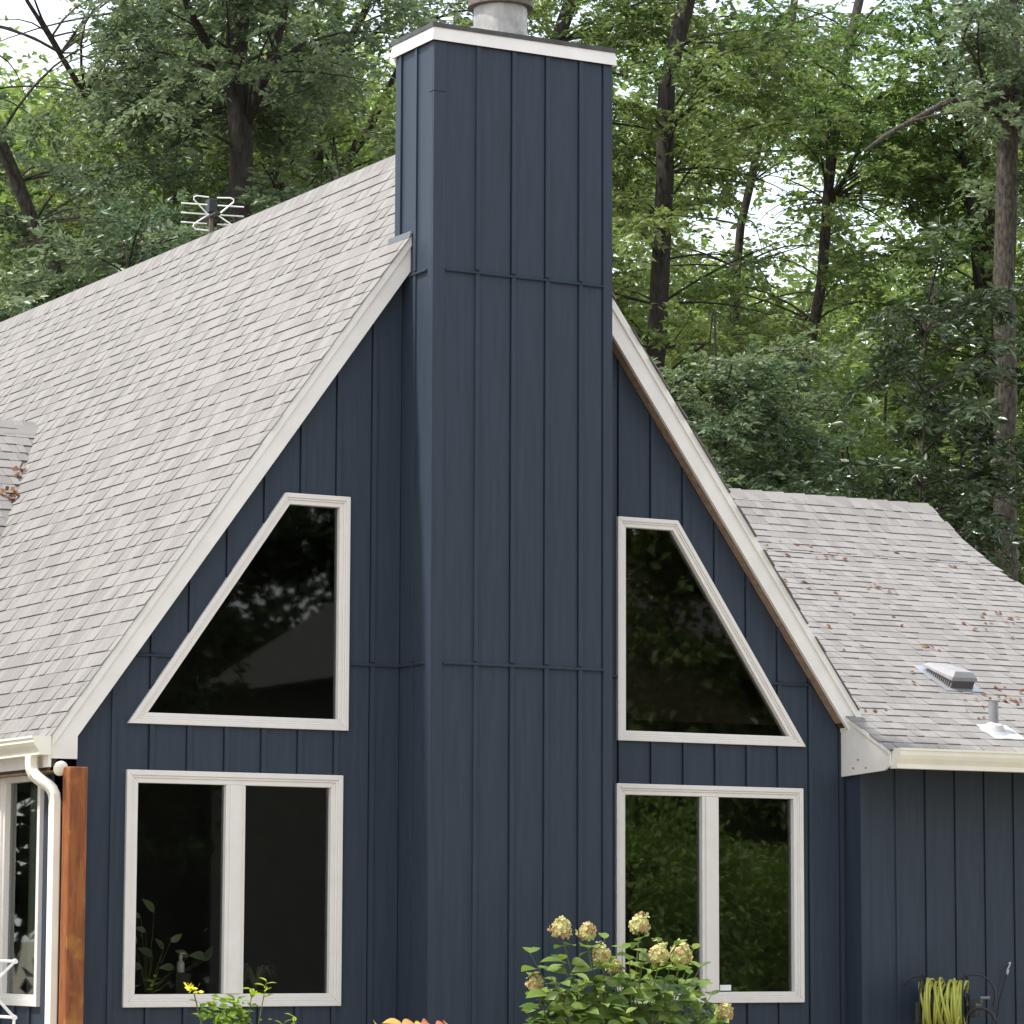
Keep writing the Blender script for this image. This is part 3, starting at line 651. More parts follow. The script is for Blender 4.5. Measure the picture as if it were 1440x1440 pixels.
hr = Matrix.Rotation(math.radians(-43), 3, 'Z'); hp = [HC+hr @ (p-HC) if i <= N else p for i, p in enumerate(hp)]
mb = MB(); mb.tube(hp, .0115, 7); hs = mb.build('garden_hose', HOSE, smooth=True); tag(hs, 'yellow green garden hose coiled on the black reel', 'hose')
hk = empty('wall_clip', tuple(atY(1416, 1362, -.24))); tag(hk, 'small grey metal clip hanging on the wing wall right of the hose reel', 'clip')
mb = MB(); mb.tube([(.012, 0, .045), (.03, -.01, .05), (.02, -.012, .03), (-.005, -.012, -.01), (-.012, -.01, -.045), (-.004, -.01, -.055), (.01, -.01, -.01)], .007, 8); mb.build('hook', FLASH, hk, smooth=True)
mb = MB(); mb.tube([(-.012, -.008, -.05), (-.04, -.008, -.14), (-.09, -.008, -.26), (-.12, -.008, -.42), (-.2, -.01, -.75)], .005, 6); mb.build('cord', BLACK, hk)
# ------------------------------------------------------------------ plants near the wall
def blade(name, L_, W_, material, fold=.18, curl=.12, tn=.5, n=5, tip=1.0):
    """one leaf blade along +x, midrib folded and the tip curled down"""
    v = []; f = []; tv = []
    for i in range(n+1):
        t = i/n; wd = W_*.5*(math.sin(math.pi*t**.8))**tip if 0 < i < n else 0; z = -curl*L_*t*t+.03*L_*math.sin(t*3)
        v += [(L_*t, -wd, z+fold*wd), (L_*t, 0, z), (L_*t, wd, z+fold*wd)]; tv += [tn+.08, tn-.12, tn+.08]
    for i in range(n):
        a = i*3; f += [(a, a+1, a+4, a+3), (a+1, a+2, a+5, a+4)]
    me = bpy.data.meshes.new(name); me.from_pydata(v, [], f); me.materials.append(material); tone(me, np.clip(tv, 0, 1)); me.shade_smooth(); return me
def put(me, name, parent, p, d, nrm=V((0, 0, 1)), s=1.0):
    d = V(d).normalized(); n = V(nrm); n = (n-d*n.dot(d)).normalized(); y = n.cross(d)
    o = bpy.data.objects.new(name, me); COL.objects.link(o); o.parent = parent; mm = Matrix.Identity(4)
    for i in range(3): mm[i][0] = d[i]*s; mm[i][1] = y[i]*s; mm[i][2] = n[i]*s; mm[i][3] = p[i]
    o.matrix_local = mm; return o
rnd = random.Random(11)
LEAF_H = leafmat('hydrangea_leaf', (.05, .105, .028), (.22, .30, .07), .3)
PETAL = leafmat('hydrangea_floret', (.42, .25, .16), (.52, .53, .24), .3, .7, .15)
hyd = empty('hydrangea_bush', (.5, -1.45, GZ)); tag(hyd, 'leafy hydrangea bush with fading cream flower heads in front of the chimney', 'bush')
HB = [blade('leaf', l, l*.58, LEAF_H, fold=.22, curl=c, tn=t) for l, c, t in ((.16, .15, .25), (.18, .25, .45), (.2, .2, .6), (.14, .3, .9), (.17, .1, .75))]
H0 = hyd.location
heads = [(790, 1308, .062), (825, 1313, .055), (899, 1302, .065), (846, 1344, .058), (865, 1362, .045), (927, 1345, .068), (958, 1345, .075), (1019, 1425, .05), (752, 1384, .045), (795, 1408, .04), (852, 1412, .045)]
def stemto(tip, lab='stem', r=.006):
    root = V((rnd.uniform(-.18, .18), rnd.uniform(-.15, .15), 0)); midp = root.lerp(tip, .5)+V((rnd.uniform(-.06, .06), rnd.uniform(-.06, .06), .1))
    pts = [((1-t)**2)*root+2*t*(1-t)*midp+t*t*tip for t in (0, .2, .4, .6, .8, 1)]
    mb = MB(); mb.tube(pts, [r*1.5, r*1.3, r*1.1, r, r*.85, r*.7], 6); mb.build(lab, STEM, hyd); return pts
def pairs(pts, t0, cnt, sc=1.):
    for k in range(cnt):
        t = t0+(1-t0)*(k+.4)/cnt; i = min(int(t*5), 4); fr = t*5-i; p = pts[i].lerp(pts[i+1], fr); a = k*1.57+rnd.uniform(-.4, .4)
        for s in (0, math.pi):
            d = V((math.cos(a+s), math.sin(a+s), rnd.uniform(-.15, .35))); put(rnd.choice(HB), 'leaf', hyd, p+d*.02, d, V((rnd.uniform(-.5, .3), rnd.uniform(-1.1, -.1), .9)), sc*rnd.uniform(.9, 1.4))
for i, (u, v, r) in enumerate(heads):
    P = V(atY(u, v, -1.45+rnd.uniform(-.25, .25)))-H0; r *= 1.15
    pts = stemto(P-V((0, 0, r*.5))); pairs(pts, .62, 4)
    # flower head: many small four-petalled florets over a blunt cone
    mbv, mbf, tv = [], [], []
    n = 54
    for k in range(n):
        z = 1-1.7*(k+.5)/n; ph = k*2.399963; rr = math.sqrt(max(0, 1-z*z)); nn = V((rr*math.cos(ph), rr*math.sin(ph), z)).normalized()
        c0 = V((nn.x*r*.95, nn.y*r*.95, nn.z*r*(1.25 if z > 0 else .8)))*rnd.uniform(.6, 1.12)*(1+.16*math.sin(3*nn.x*2+i)*math.cos(nn.z*4+i)+.1*math.sin(nn.y*7)); a = nn.orthogonal().normalized(); b = nn.cross(a); t0 = rnd.random(); tt = rnd.choice((.1, .6, .75, .9, 1.0))
        for q in range(4):
            an = t0*6+q*math.pi/2; tl_ = nn+V((rnd.uniform(-.5, .5), rnd.uniform(-.5, .5), rnd.uniform(-.3, .5))); a = tl_.orthogonal().normalized() if q == 0 else a; b = tl_.normalized().cross(a) if q == 0 else b; d = a*math.cos(an)+b*math.sin(an); e = nn.cross(d); l = rnd.uniform(.022, .036); base = len(mbv)
            for w_ in (c0, c0+d*l*.6-e*l*.5+nn*.003, c0+d*l+nn*.006, c0+d*l*.6+e*l*.5+nn*.003): mbv.append(tuple(w_)); tv.append(tt)
            mbf.append((base, base+1, base+2, base+3))
    me = bpy.data.meshes.new('flower_head'); me.from_pydata(mbv, [], mbf); me.materials.append(PETAL); tone(me, tv)
    o = bpy.data.objects.new('flower_head', me); COL.objects.link(o); o.parent = hyd; o.location = P; o['kind'] = 'stuff'
tips = [(745, 1372), (770, 1365), (790, 1350), (815, 1345), (760, 1400), (790, 1395), (820, 1385), (845, 1395), (875, 1335), (885, 1350), (900, 1360), (925, 1325), (950, 1330), (975, 1335), (985, 1360), (970, 1370), (900, 1390), (920, 1410), (945, 1400), (975, 1415), (1000, 1400), (1005, 1420), (740, 1425), (770, 1430), (800, 1430), (830, 1425), (880, 1425), (950, 1430), (985, 1435), (850, 1320), (870, 1380), (935, 1380), (745, 1340), (858, 1352), (905, 1340), (960, 1385), (990, 1385), (820, 1405), (780, 1380), (905, 1425), (860, 1405)]
for u, v in tips:
    P = V(atY(u, v, -1.45+rnd.uniform(-.35, .3)))-H0; pts = stemto(P, r=.004); pairs(pts, .7, 2, rnd.uniform(.8, 1.05))
    for s in range(2): a = rnd.uniform(0, 6.28); put(rnd.choice(HB), 'leaf', hyd, P, (math.cos(a), math.sin(a), .6), V((0, -.4, 1)), .6)
hf = []
for k in range(230):
    u = rnd.uniform(742, 1010); v = rnd.uniform(1375 if 780 < u < 985 else 1400, 1470); hf.append(atY(u, v, -1.45+rnd.uniform(-.3, .45)))
hf = np.array(hf)-np.array(H0); nh = len(hf); HLATER = (hf, nh)
# young citrus-like shrub below the lower left window
LEAF_Y = leafmat('young_leaf', (.06, .14, .03), (.34, .44, .05), .4)
ys_ = empty('young_shrub', (-2.42, -1.0, GZ)); tag(ys_, 'young shrub with glossy lime leaves below the lower left window', 'shrub')
YBm = [blade('leaf', l, l*.42, LEAF_Y, fold=.25, curl=.2, tn=t) for l, t in ((.11, .1), (.10, .3), (.12, .5), (.10, .85), (.09, 1.0))]
def sprig(parent, u, v, Y, lv, n, sc=1., kinds=None, spread=.12):
    P = V(atY(u, v, Y))-parent.location; root = V((P.x*.3, P.y*.3, 0)); mb = MB()
    pts = [root.lerp(P, t)+V((.03*math.sin(t*5), .02*math.sin(t*4), 0)) for t in (0, .25, .5, .75, 1)]; pts[-1] = P; mb.tube(pts, [.007, .006, .005, .004, .003], 6); mb.build('stem', STEM, parent)
    for k in range(n):
        a = k*2.4+rnd.uniform(-.3, .3); t = k/max(1, n-1); p = P-(pts[-1]-pts[-2]).normalized()*spread*(1-t)
        d = V((math.cos(a), math.sin(a)*.8, rnd.uniform(-.1, .6)+.3*t)); put(rnd.choice(kinds or lv), 'leaf', parent, p, d, V((rnd.uniform(-.3, .3), -.3, 1)), sc*rnd.uniform(.75, 1.1))
for u, v, n, kd in ((375, 1380, 7, YBm[3:]), (355, 1392, 5, YBm[2:4]), (330, 1405, 7, YBm[:3]), (300, 1408, 6, YBm[:2]), (282, 1412, 5, YBm[:2]), (318, 1420, 7, YBm[1:4]), (340, 1422, 7, YBm[:3]), (322, 1436, 8, YBm[:4]), (345, 1440, 8, YBm[:3]), (400, 1438, 6, YBm[3:]), (415, 1432, 5, YBm[3:])):
    sprig(ys_, u, v, -1.0+rnd.uniform(-.1, .1), YBm, n, 1., kd)
P = V(atY(272, 1393, -1.0))-ys_.location; yl = mat('yellow_petal', (.80, .74, .05), .5, .3)
mb = MB()
for k in range(16):
    a = k*2.4; e = rnd.uniform(-.2, 1.2); d = V((math.cos(a)*math.cos(e), math.sin(a)*math.cos(e), math.sin(e))); c0 = P+V((rnd.uniform(-.04, .04), rnd.uniform(-.02, .02), rnd.uniform(-.02, .03))); s_ = d.orthogonal().normalized()
    mb.poly([c0, c0+d*.03-s_*.016, c0+d*.05, c0+d*.03+s_*.016])
mb.build('flower', yl, ys_)
mb = MB(); mb.tube([V((.0, 0, 0)), P*.6, P], .005, 6); mb.build('stem', STEM, ys_)
# caladium at the foot of the chimney
CAL = leafmat('caladium_leaf', (.58, .47, .10), (.58, .16, .12), .3)
cl = empty('caladium', (-1.0, -1.3, GZ)); tag(cl, 'pink and yellow broad leaved caladium at the bottom edge left of the hydrangea', 'plant')
CB = [blade('leaf', .2, .13, CAL, .2, .35, t, 6) for t in (.1, .45, .9)]
for u, v in ((530, 1440), (545, 1437), (560, 1440), (572, 1438), (592, 1440), (600, 1437), (618, 1440), (630, 1441), (580, 1450), (550, 1452), (612, 1452)):
    P = V(atY(u, v, -1.3+rnd.uniform(-.15, .15)))-cl.location; a = rnd.uniform(0, 6.28); d = V((math.cos(a)*.7, math.sin(a)*.5-.2, .15)); mb = MB(); mb.tube([V((P.x*.2, P.y*.2, 0)), P*.6, P-d*.06], .005, 6); mb.build('stalk', STEM, cl)
    put(rnd.choice(CB), 'leaf', cl, P-d*.06, d, V((rnd.uniform(-.4, .4), -.7, .8)), rnd.uniform(.5, .85))
yf = np.array([atY(rnd.gauss(325, 20), rnd.uniform(1402, 1460), -1.0+rnd.uniform(-.12, .12)) for k in range(110)])-np.array(ys_.location)
# plants and a bottle standing on the ledge inside the left window
LEAF_I = leafmat('house_plant_leaf', (.12, .17, .08), (.28, .34, .18), .2)
hpnt = empty('house_plant', (-2.55, .28, 1.2)); tag(hpnt, 'broad leaved house plant inside the lower left window', 'house plant')
pot = mat('clay_pot', (.2, .09, .05), .8, .2)
mb = MB(); mb.lathe([(.05, 0), (.07, .1), (.075, .1), (.075, .115)], (0, 0, 0), 16); mb.build('pot', pot, hpnt)
IB = [blade('leaf', .15, .07, LEAF_I, .2, .2, t) for t in (.3, .7, .9)]
for k, (u, v) in enumerate(((198, 1290), (217, 1283), (205, 1310), (190, 1330), (230, 1335), (240, 1325), (215, 1345), (265, 1345), (285, 1352), (200, 1360), (245, 1360), (290, 1345))):
    P = V(atY(u, v, .28))-hpnt.location; mb = MB(); mb.tube([(0, 0, .1), P*.6+V((0, 0, .05)), P], .004, 5); mb.build('stem', STEM, hpnt)
    a = rnd.uniform(-1, 4); put(rnd.choice(IB), 'leaf', hpnt, P, (math.cos(a)*.8, -.2, abs(math.sin(a))), V((.2, -1, .3)), rnd.uniform(.6, 1))
bt = empty('bottle', tuple(atY(254, 1368, .24))); tag(bt, 'white pump bottle inside the lower left window', 'bottle')
mb = MB(); mb.lathe([(.026, 0), (.029, .01), (.029, .07), (.02, .085), (.012, .09), (.012, .105)], (0, 0, 0), 16); mb.build('body', WPAINT, bt, smooth=True)
mb = MB(); mb.lathe([(.015, .1052), (.015, .13), (.006, .131), (.006, .14)], (0, 0, 0), 12); mb.box(-.006, .035, -.006, .006, .14, .15); mb.build('pump', WPAINT, bt)
mb = MB(); mb.box(bt.location.x-.06, bt.location.x+.06, .19, .30, 1.2, bt.location.z-.0005); mb.build('plant_stand', ROOM, house)
sp = empty('spider_plant', (-1.68, .25, 1.24)); tag(sp, 'grassy spider plant inside the right pane of the lower left window', 'house plant')
mb = MB(); mb.lathe([(.055, -.04), (.08, .1), (.085, .1), (.085, .115)], (0, 0, 0), 16); mb.build('pot', pot, sp)
for k in range(40):
    a = rnd.uniform(0, 6.28); l = rnd.uniform(.25, .5); q = [V((math.cos(a)*l*t*.6, math.sin(a)*l*t*.35, .1+l*(1.5*t-1.25*t*t))) for t in (0, .25, .5, .75, 1)]
    mb = MB(); s_ = V((-math.sin(a), math.cos(a), 0)); wd = [.006, .008, .007, .005, .001]
    for i in range(4): mb.poly([q[i]-s_*wd[i], q[i]+s_*wd[i], q[i+1]+s_*wd[i+1], q[i+1]-s_*wd[i+1]])
    me = mb.mesh('leaf', LEAF_I); tone(me, [rnd.uniform(.2, .9)]*len(me.vertices)); o = bpy.data.objects.new('leaf', me); COL.objects.link(o); o.parent = sp
# fallen leaves on the wing roof
fl = MB(); tn_ = []
DRY = leafmat('dry_leaf', (.13, .055, .035), (.25, .15, .08), .1, .8, .1)
def wingpt(u, v):
    d = ray(u, v); n = np.array([0, -WM, 1.]); c = WZE-WM*WYE; return CAM+d*(c-n@CAM)/(n@d)
for u, v, k, r in ((1088, 764, 9, .16), (1167, 787, 9, .09), (1100, 722, 0, 0), (1240, 832, 10, .14), (1205, 758, 2, .03), (1258, 783, 3, .05), (1120, 826, 5, .12), (1340, 800, 3, .05), (1180, 900, 4, .2), (1312, 916, 5, .1), (1300, 880, 3, .2), (1205, 848, 4, .2), (1415, 870, 9, .12), (1420, 895, 8, .2), (1390, 880, 4, .15), (1430, 990, 11, .13), (1405, 975, 5, .1), (1378, 985, 4, .08), (1230, 1000, 2, .1), (1280, 955, 3, .15), (1350, 1000, 3, .1), (1245, 1010, 3, .2), (1380, 1010, 4, .15), (1100, 790, 3, .2), (1130, 760, 3, .3), (1320, 950, 2, .3)):
    c = wingpt(u, v)
    for q in range(int(k*.8+.5)):
        x, y = c[0]+rnd.gauss(0, r), c[1]+rnd.gauss(0, r*.8); y = max(y, WYE+.06); z = wz(y)+.018+rnd.uniform(0, .015); a = rnd.uniform(0, 6.28); l = rnd.uniform(.02, .042)
        d = V((math.cos(a), math.sin(a), WM*math.sin(a)+rnd.uniform(-.1, .4))).normalized()*l; e = V((-math.sin(a), math.cos(a), WM*math.cos(a)+rnd.uniform(-.3, .5))).normalized()*l*.6; p = V((x, y, z)); b = len(fl.v)
        fl.v += [tuple(p-d), tuple(p+e), tuple(p+d), tuple(p-e), tuple(p+V((0, 0, l*.4)))]; fl.f += [(b, b+1, b+4), (b+1, b+2, b+4), (b+2, b+3, b+4), (b+3, b, b+4)]; tn_ += [rnd.random()]*5
for c, k in (((-1.60, 5.75, 5.90), 22), ((-1.80, 5.38, 5.62), 20)):
    for q in range(k):
        p = V(c)+V((rnd.gauss(0, .05), rnd.gauss(0, .06), rnd.uniform(.0, .12))); a = rnd.uniform(0, 6.28); l = rnd.uniform(.025, .05); d = V((math.cos(a), math.sin(a), rnd.uniform(-.6, .6))).normalized()*l; e = d.orthogonal().normalized()*l*.6; b = len(fl.v)
        fl.v += [tuple(p-d), tuple(p+e), tuple(p+d), tuple(p-e), tuple(p+V((0, 0, l*.4)))]; fl.f += [(b, b+1, b+4), (b+1, b+2, b+4), (b+2, b+3, b+4), (b+3, b, b+4)]; tn_ += [rnd.random()]*5
me = bpy.data.meshes.new('fallen_leaves'); me.from_pydata(fl.v, [], fl.f); me.materials.append(DRY); tone(me, tn_)
o = bpy.data.objects.new('fallen_leaves', me); COL.objects.link(o); tag(o, 'scattered dry brown leaves lying on the roofs', 'leaves', kind='stuff')
#@TREES
# ------------------------------------------------------------------ trees
def leafmesh(name, P, D, Nn, Ln, Wd, tn, material):
    """many folded leaf blades as one mesh: two triangles each"""
    n = len(P); D = D/np.linalg.norm(D, axis=1, keepdims=True); Nn = Nn-D*np.sum(D*Nn, 1, keepdims=True); Nn /= np.linalg.norm(Nn, axis=1, keepdims=True)+1e-9
    Sd = np.cross(Nn, D); Ln = Ln[:, None]; Wd = Wd[:, None]
    co = np.empty((n, 4, 3), np.float32)
    co[:, 0] = P; co[:, 1] = P+D*Ln*.45-Sd*Wd*.5+Nn*Wd*.14; co[:, 2] = P+D*Ln-Nn*Ln*.12; co[:, 3] = P+D*Ln*.45+Sd*Wd*.5+Nn*Wd*.14
    me = bpy.data.meshes.new(name); me.vertices.add(n*4); me.vertices.foreach_set('co', co.reshape(-1))
    idx = (np.arange(n)[:, None]*4+np.array([0, 1, 2, 0, 2, 3])[None]).astype(np.int32).reshape(-1)
    me.loops.add(n*6); me.loops.foreach_set('vertex_index', idx); me.polygons.add(n*2); me.polygons.foreach_set('loop_start', np.arange(0, n*6, 3, dtype=np.int32))
    me.materials.append(material); me.update(calc_edges=True); tone(me, np.repeat(np.clip(tn, 0, 1), 4)); return me
LM = {
 'grey': leafmat('leaf_grey_green', (.055, .092, .046), (.16, .205, .105), .36, .40, .5),
 'olive': leafmat('leaf_olive_green', (.052, .088, .026), (.155, .20, .062), .42),
 'lime': leafmat('leaf_lime_green', (.065, .118, .035), (.185, .25, .085), .48),
 'mag': leafmat('leaf_dark_glossy', (.024, .044, .018), (.06, .09, .036), .15, .32, .6),
 'far': leafmat('leaf_far_green', (.07, .125, .034), (.215, .275, .085), .5),
 'rust': leafmat('leaf_rust', (.25, .09, .03), (.20, .14, .04), .4),
 'shrub': leafmat('leaf_shrub', (.13, .22, .05), (.27, .36, .09), .3),
 'hedge': leafmat('leaf_hedge', (.018, .034, .014), (.045, .068, .026), .15, .75, .1),
}
for q_, root_, m_, sz in ((HLATER[0], hyd, LEAF_H, .14), (yf, ys_, LEAF_Y, .075)):
    n_ = len(q_); s_ = sz*rng.uniform(.6, 1.2, n_); D_ = rng.normal(0, 1, (n_, 3)); D_[:, 2] = D_[:, 2]*.3-.1
    o = bpy.data.objects.new('inner_foliage', leafmesh('inner_foliage', q_, D_, np.array([-.1, -.7, .8])+rng.normal(0, .35, (n_, 3)), s_, s_*.55, rng.uniform(0, .75, n_), m_)); COL.objects.link(o); o.parent = root_; o['kind'] = 'stuff'
def bez(a, b, c, n): return [a*(1-t)**2+2*b*t*(1-t)+c*t*t for t in np.linspace(0, 1, n)]
def wob(path, amp, n):
    """resample a polyline and make it slightly crooked"""
    P = np.array(path, float); s = np.r_[0, np.cumsum(np.linalg.norm(np.diff(P, axis=0), axis=1))]; t = np.linspace(0, s[-1], n)
    Q = np.stack([np.interp(t, s, P[:, k]) for k in range(3)], 1); ph = rng.uniform(0, 6.28, 4)
    Q[:, 0] += amp*(np.sin(t*.9+ph[0])+.5*np.sin(t*2.3+ph[1]))*np.minimum(1, t/2); Q[:, 1] += amp*(np.sin(t*.8+ph[2])+.5*np.sin(t*2.1+ph[3])); return Q
def foliage_on(branches, tw, lv, size, up_, flat=.35, tlen=.7):
    """twigs off every branch, leaves in two ranks along each twig"""
    P, D, Nn, Lq, T, twigs = [], [], [], [], [], []
    for br in branches:
        B = np.array(br); nb = len(B); bt = rng.uniform(0, 1)
        for k in range(tw):
            t = .25+.75*(k+rng.uniform(0, .9))/tw; i = min(int(t*(nb-1)), nb-2); p = B[i]+(B[i+1]-B[i])*(t*(nb-1)-i); d = B[min(i+1, nb-1)]-B[i]; d /= np.linalg.norm(d)+1e-9
            if not keep(p, 1.7): continue
            side = np.cross(d, [0, 0, 1.]); side /= np.linalg.norm(side)+1e-9; s = 1 if k % 2 else -1
            td = d*rng.uniform(.3, .9)+side*s*rng.uniform(.4, 1)+np.array([0, 0, rng.uniform(-.7, .6)]); td /= np.linalg.norm(td); tl = tlen*rng.uniform(.5, 1.2)
            q = np.linspace(.1, 1, lv)[:, None]; c = p+td*tl*q; c[:, 2] -= .18*tl*q[:, 0]**2
            sd = np.cross(td, [0, 0, 1.]); sd /= np.linalg.norm(sd)+1e-9; sg = np.where(np.arange(lv) % 2, 1, -1)[:, None]
            ld = td*.6+sd*sg*rng.uniform(.5, 1, (lv, 1))+rng.normal(0, .3, (lv, 3))
            P.append(c+rng.normal(0, .025, (lv, 3))); D.append(ld); Nn.append(np.array(up_)+rng.normal(0, flat, (lv, 3)))
            Lq.append(size*rng.uniform(.6, 1.25, lv)); T.append(np.clip(bt*.75+rng.normal(.12, .18, lv), 0, 1)); twigs.append((p, p+td*tl*.9-np.array([0, 0, .15*tl])))
    return [np.concatenate(a) for a in (P, D, Nn, Lq, T)], twigs
def make_tree(name, label, cat, trunk, rad, bark, kind, nbr, zr, ln, limbs=(), size=.125, tw=9, lv=27, elev=(-.1, .5), azim=None, group=None, ratio=.5, amp=.05, flat=.75, tlen=.75, gaps=True):
    """trunk: polyline of points; rad: (bottom, top); limbs: extra explicit polylines with radius; nbr branches between heights zr"""
    T = wob(trunk, amp, 26); root = empty(name, (float(T[0][0]), float(T[0][1]), float(T[0][2]))); tag(root, label, cat, group); L0 = T[0]
    mb = MB(); r = np.linspace(rad[0], rad[1], len(T)); r[0] *= 1.35; r[1] *= 1.1; mb.tube([V(p-L0) for p in T], list(r), 12); nbr = int(nbr*1.35); tw = int(tw*1.7)
    paths = []
    for lp, lr in limbs:
        Q = wob(lp, amp*.5, 12); mb.tube([V(p-L0) for p in Q], list(np.linspace(lr, lr*.45, 12)), 8); paths.append(Q)
    mb.build('trunk', bark, root, smooth=True)
    br = []; bw = MB()
    for k in range(nbr):
        src = T
        if paths and rng.random() < .45: src = paths[rng.integers(len(paths))]
        z = rng.uniform(*zr); i = int(np.argmin(np.abs(src[:, 2]-z))); p = src[i].copy(); a = rng.uniform(0, 6.283) if azim is None else rng.uniform(*azim); e = rng.uniform(*elev); l = ln*rng.uniform(.45, 1.1)
        d = np.array([math.cos(a), math.sin(a), e]); end = p+d*l; midp = p+d*l*.5+np.array([0, 0, .18*l])+rng.normal(0, .1*l, 3); end[2] -= .12*l
        path = bez(p, midp, end, 8)
        if not keep(end): continue
        br.append(path); bw.tube([V(q-L0) for q in path], list(np.linspace(.008+.006*l, .003, 8)), 5)
    (P, D, Nn, Lq, Tn), twigs = foliage_on(br, tw, lv, size, (0, -.12, 1), flat, tlen)
    for a, b in twigs[::2]: bw.tube([V(a-L0), V(b-L0)], [.0035, .0015], 3, False)
    bw.build('branches', bark, root)['kind'] = 'stuff'
    me = leafmesh('crown', P-L0, D, Nn, Lq, Lq*ratio*rng.uniform(.85, 1.15, len(Lq)), Tn, LM[kind]); o = bpy.data.objects.new('crown', me); COL.objects.link(o); o.parent = root; o['kind'] = 'stuff'
    return root
# open places in the canopy where branches are missing (world-space lines through the wood)
GAPS = []
def keep(p, m_=1.): return all(np.linalg.norm((np.array(p)-g[0])-(np.dot(np.array(p)-g[0], g[1]))*g[1]) > g[2]*m_ for g in GAPS)
def gap(u, v, rpx):
    d = ray(u, v); d = d/np.linalg.norm(d); GAPS.append((CAM, d, rpx/F*55))
for g in ((30, 50, 60), (70, 20, 40), (238, 62, 18), (365, 62, 20), (535, 88, 22), (500, 200, 18), (1090, 262, 38), (1010, 330, 30), (1050, 300, 24), (1195, 275, 24), (1230, 320, 28), (1115, 370, 30), (1085, 405, 18), (890, 385, 18), (985, 520, 14), (1030, 35, 14), (1165, 14, 16)): gap(*g)
def tp(pts, Y, ztop=None):
    """trunk polyline through picture points at depth Y, carried down to the ground and up out of sight"""
    Q = [atY(u, v, Y) for u, v in pts]; a, b = Q[0], Q[-1]      # pts from bottom to top
    d = (Q[1]-Q[0])/np.linalg.norm(Q[1]-Q[0]); d[0] *= .4; base = a-d*((a[2]-GZ)/max(d[2], .3)); base[2] = GZ
    e = (Q[-1]-Q[-2])/np.linalg.norm(Q[-1]-Q[-2]); top = b+e*((ztop or b[2]+4)-b[2]); return [base]+Q+[top]
TG = 'trees in the wood behind the house'
def lp(pts, Y): return [atY(u, v, y) for (u, v), y in zip(pts, np.linspace(Y, Y-1.0, len(pts)))]
make_tree('tree', 'thick dark forked tree trunk rising right of the roof antenna', 'tree', tp([(337, 300), (335, 150), (340, 10)], 21, 18), (.23, .15), BARK_D, 'grey', 60, (8, 17), 3.0,
          limbs=[([*lp([(325, 110), (292, 60), (265, 8), (245, -60)], 21)], .08), ([*lp([(345, 175), (368, 120), (400, 30), (415, -60)], 21)], .09)], group=TG)
make_tree('tree', 'slim straight grey trunk left of the forked dark tree', 'tree', tp([(240, 330), (232, 160), (226, 10)], 27, 19), (.17, .10), BARK_L, 'olive', 60, (8, 18), 3.2, group=TG)
make_tree('tree', 'leaning trunk at the left edge above the far roof ridge', 'tree', tp([(85, 400), (45, 310), (5, 215)], 24, 17), (.14, .09), BARK_L, 'grey', 60, (8, 15.5), 3.0, group=TG, limbs=[(lp([(120, 135), (80, 70), (35, 0), (15, -50)], 24), .05), (lp([(85, 75), (60, 30), (45, -10)], 24), .03)])
make_tree('tree', 'pale crooked trunk between the forked tree and the chimney', 'tree', tp([(405, 300), (385, 210), (378, 120), (385, 10)], 25, 19), (.13, .08), BARK_L, 'olive', 46, (9, 17), 2.6, group=TG)
make_tree('tree', 'twin stemmed tree whose stems spread just left of the chimney top', 'tree', tp([(440, 280), (458, 120), (472, 10)], 29, 20), (.17, .12), BARK_D, 'grey', 46, (9, 18.5), 3.0, group=TG,
          limbs=[(lp([(462, 100), (490, 60), (515, 10), (530, -50)], 29), .10), (lp([(470, 250), (520, 180), (560, 100), (590, 40)], 29), .10)])
make_tree('tree', 'tree showing a short dark stem above the chimney cap', 'tree', tp([(770, 140), (785, 50), (800, 10)], 26, 19), (.17, .12), BARK_D, 'olive', 46, (10, 18.5), 3.0, group=TG)
make_tree('tree', 'straight dark trunk closest to the chimney on its right side', 'tree', tp([(920, 430), (942, 140), (965, 15)], 22, 18), (.20, .13), BARK_D, 'olive', 64, (7.5, 17.5), 2.8, group=TG)
make_tree('tree', 'slender leaning grey stem right of the dark trunk by the chimney', 'tree', tp([(1045, 300), (1070, 190), (1105, 60), (1115, 10)], 28, 20), (.10, .07), BARK_L, 'olive', 46, (9.5, 19), 2.8, group=TG)
make_tree('tree', 'slender stem with a V fork in the gap of bright sky', 'tree', tp([(1130, 520), (1150, 400), (1165, 280), (1185, 130), (1205, 10)], 25, 19), (.13, .08), BARK_L, 'lime', 60, (8, 18.5), 2.8, group=TG,
          limbs=[(lp([(1165, 285), (1188, 250), (1210, 200), (1225, 150)], 25), .05)])
make_tree('tree', 'thin dark crooked tree left of the thick grey trunk at the right edge', 'tree', tp([(1372, 420), (1362, 260), (1345, 120), (1305, 10)], 23, 18.5), (.09, .06), BARK_D, 'lime', 36, (10.5, 18), 2.4, group=TG)
make_tree('tree', 'thick mottled grey trunk at the right edge with a long bowed limb', 'tree', tp([(1412, 810), (1415, 500), (1413, 250), (1420, 10)], 17, 19), (.19, .15), BARK_L, 'grey', 30, (12.5, 18), 2.6, group=TG, azim=(-2.2, 1.0),
          limbs=[(lp([(1405, 160), (1385, 145), (1335, 141), (1290, 165), (1245, 190), (1215, 212)], 17), .06), (lp([(1400, 150), (1375, 95), (1352, 55)], 17), .03)], ratio=.5)
make_tree('tree', 'broad shadowy trunk just behind the mottled grey trunk', 'tree', tp([(1388, 800), (1388, 500), (1380, 240)], 24, 17), (.24, .17), BARK_D, 'olive', 40, (6, 16), 2.6, group=TG)
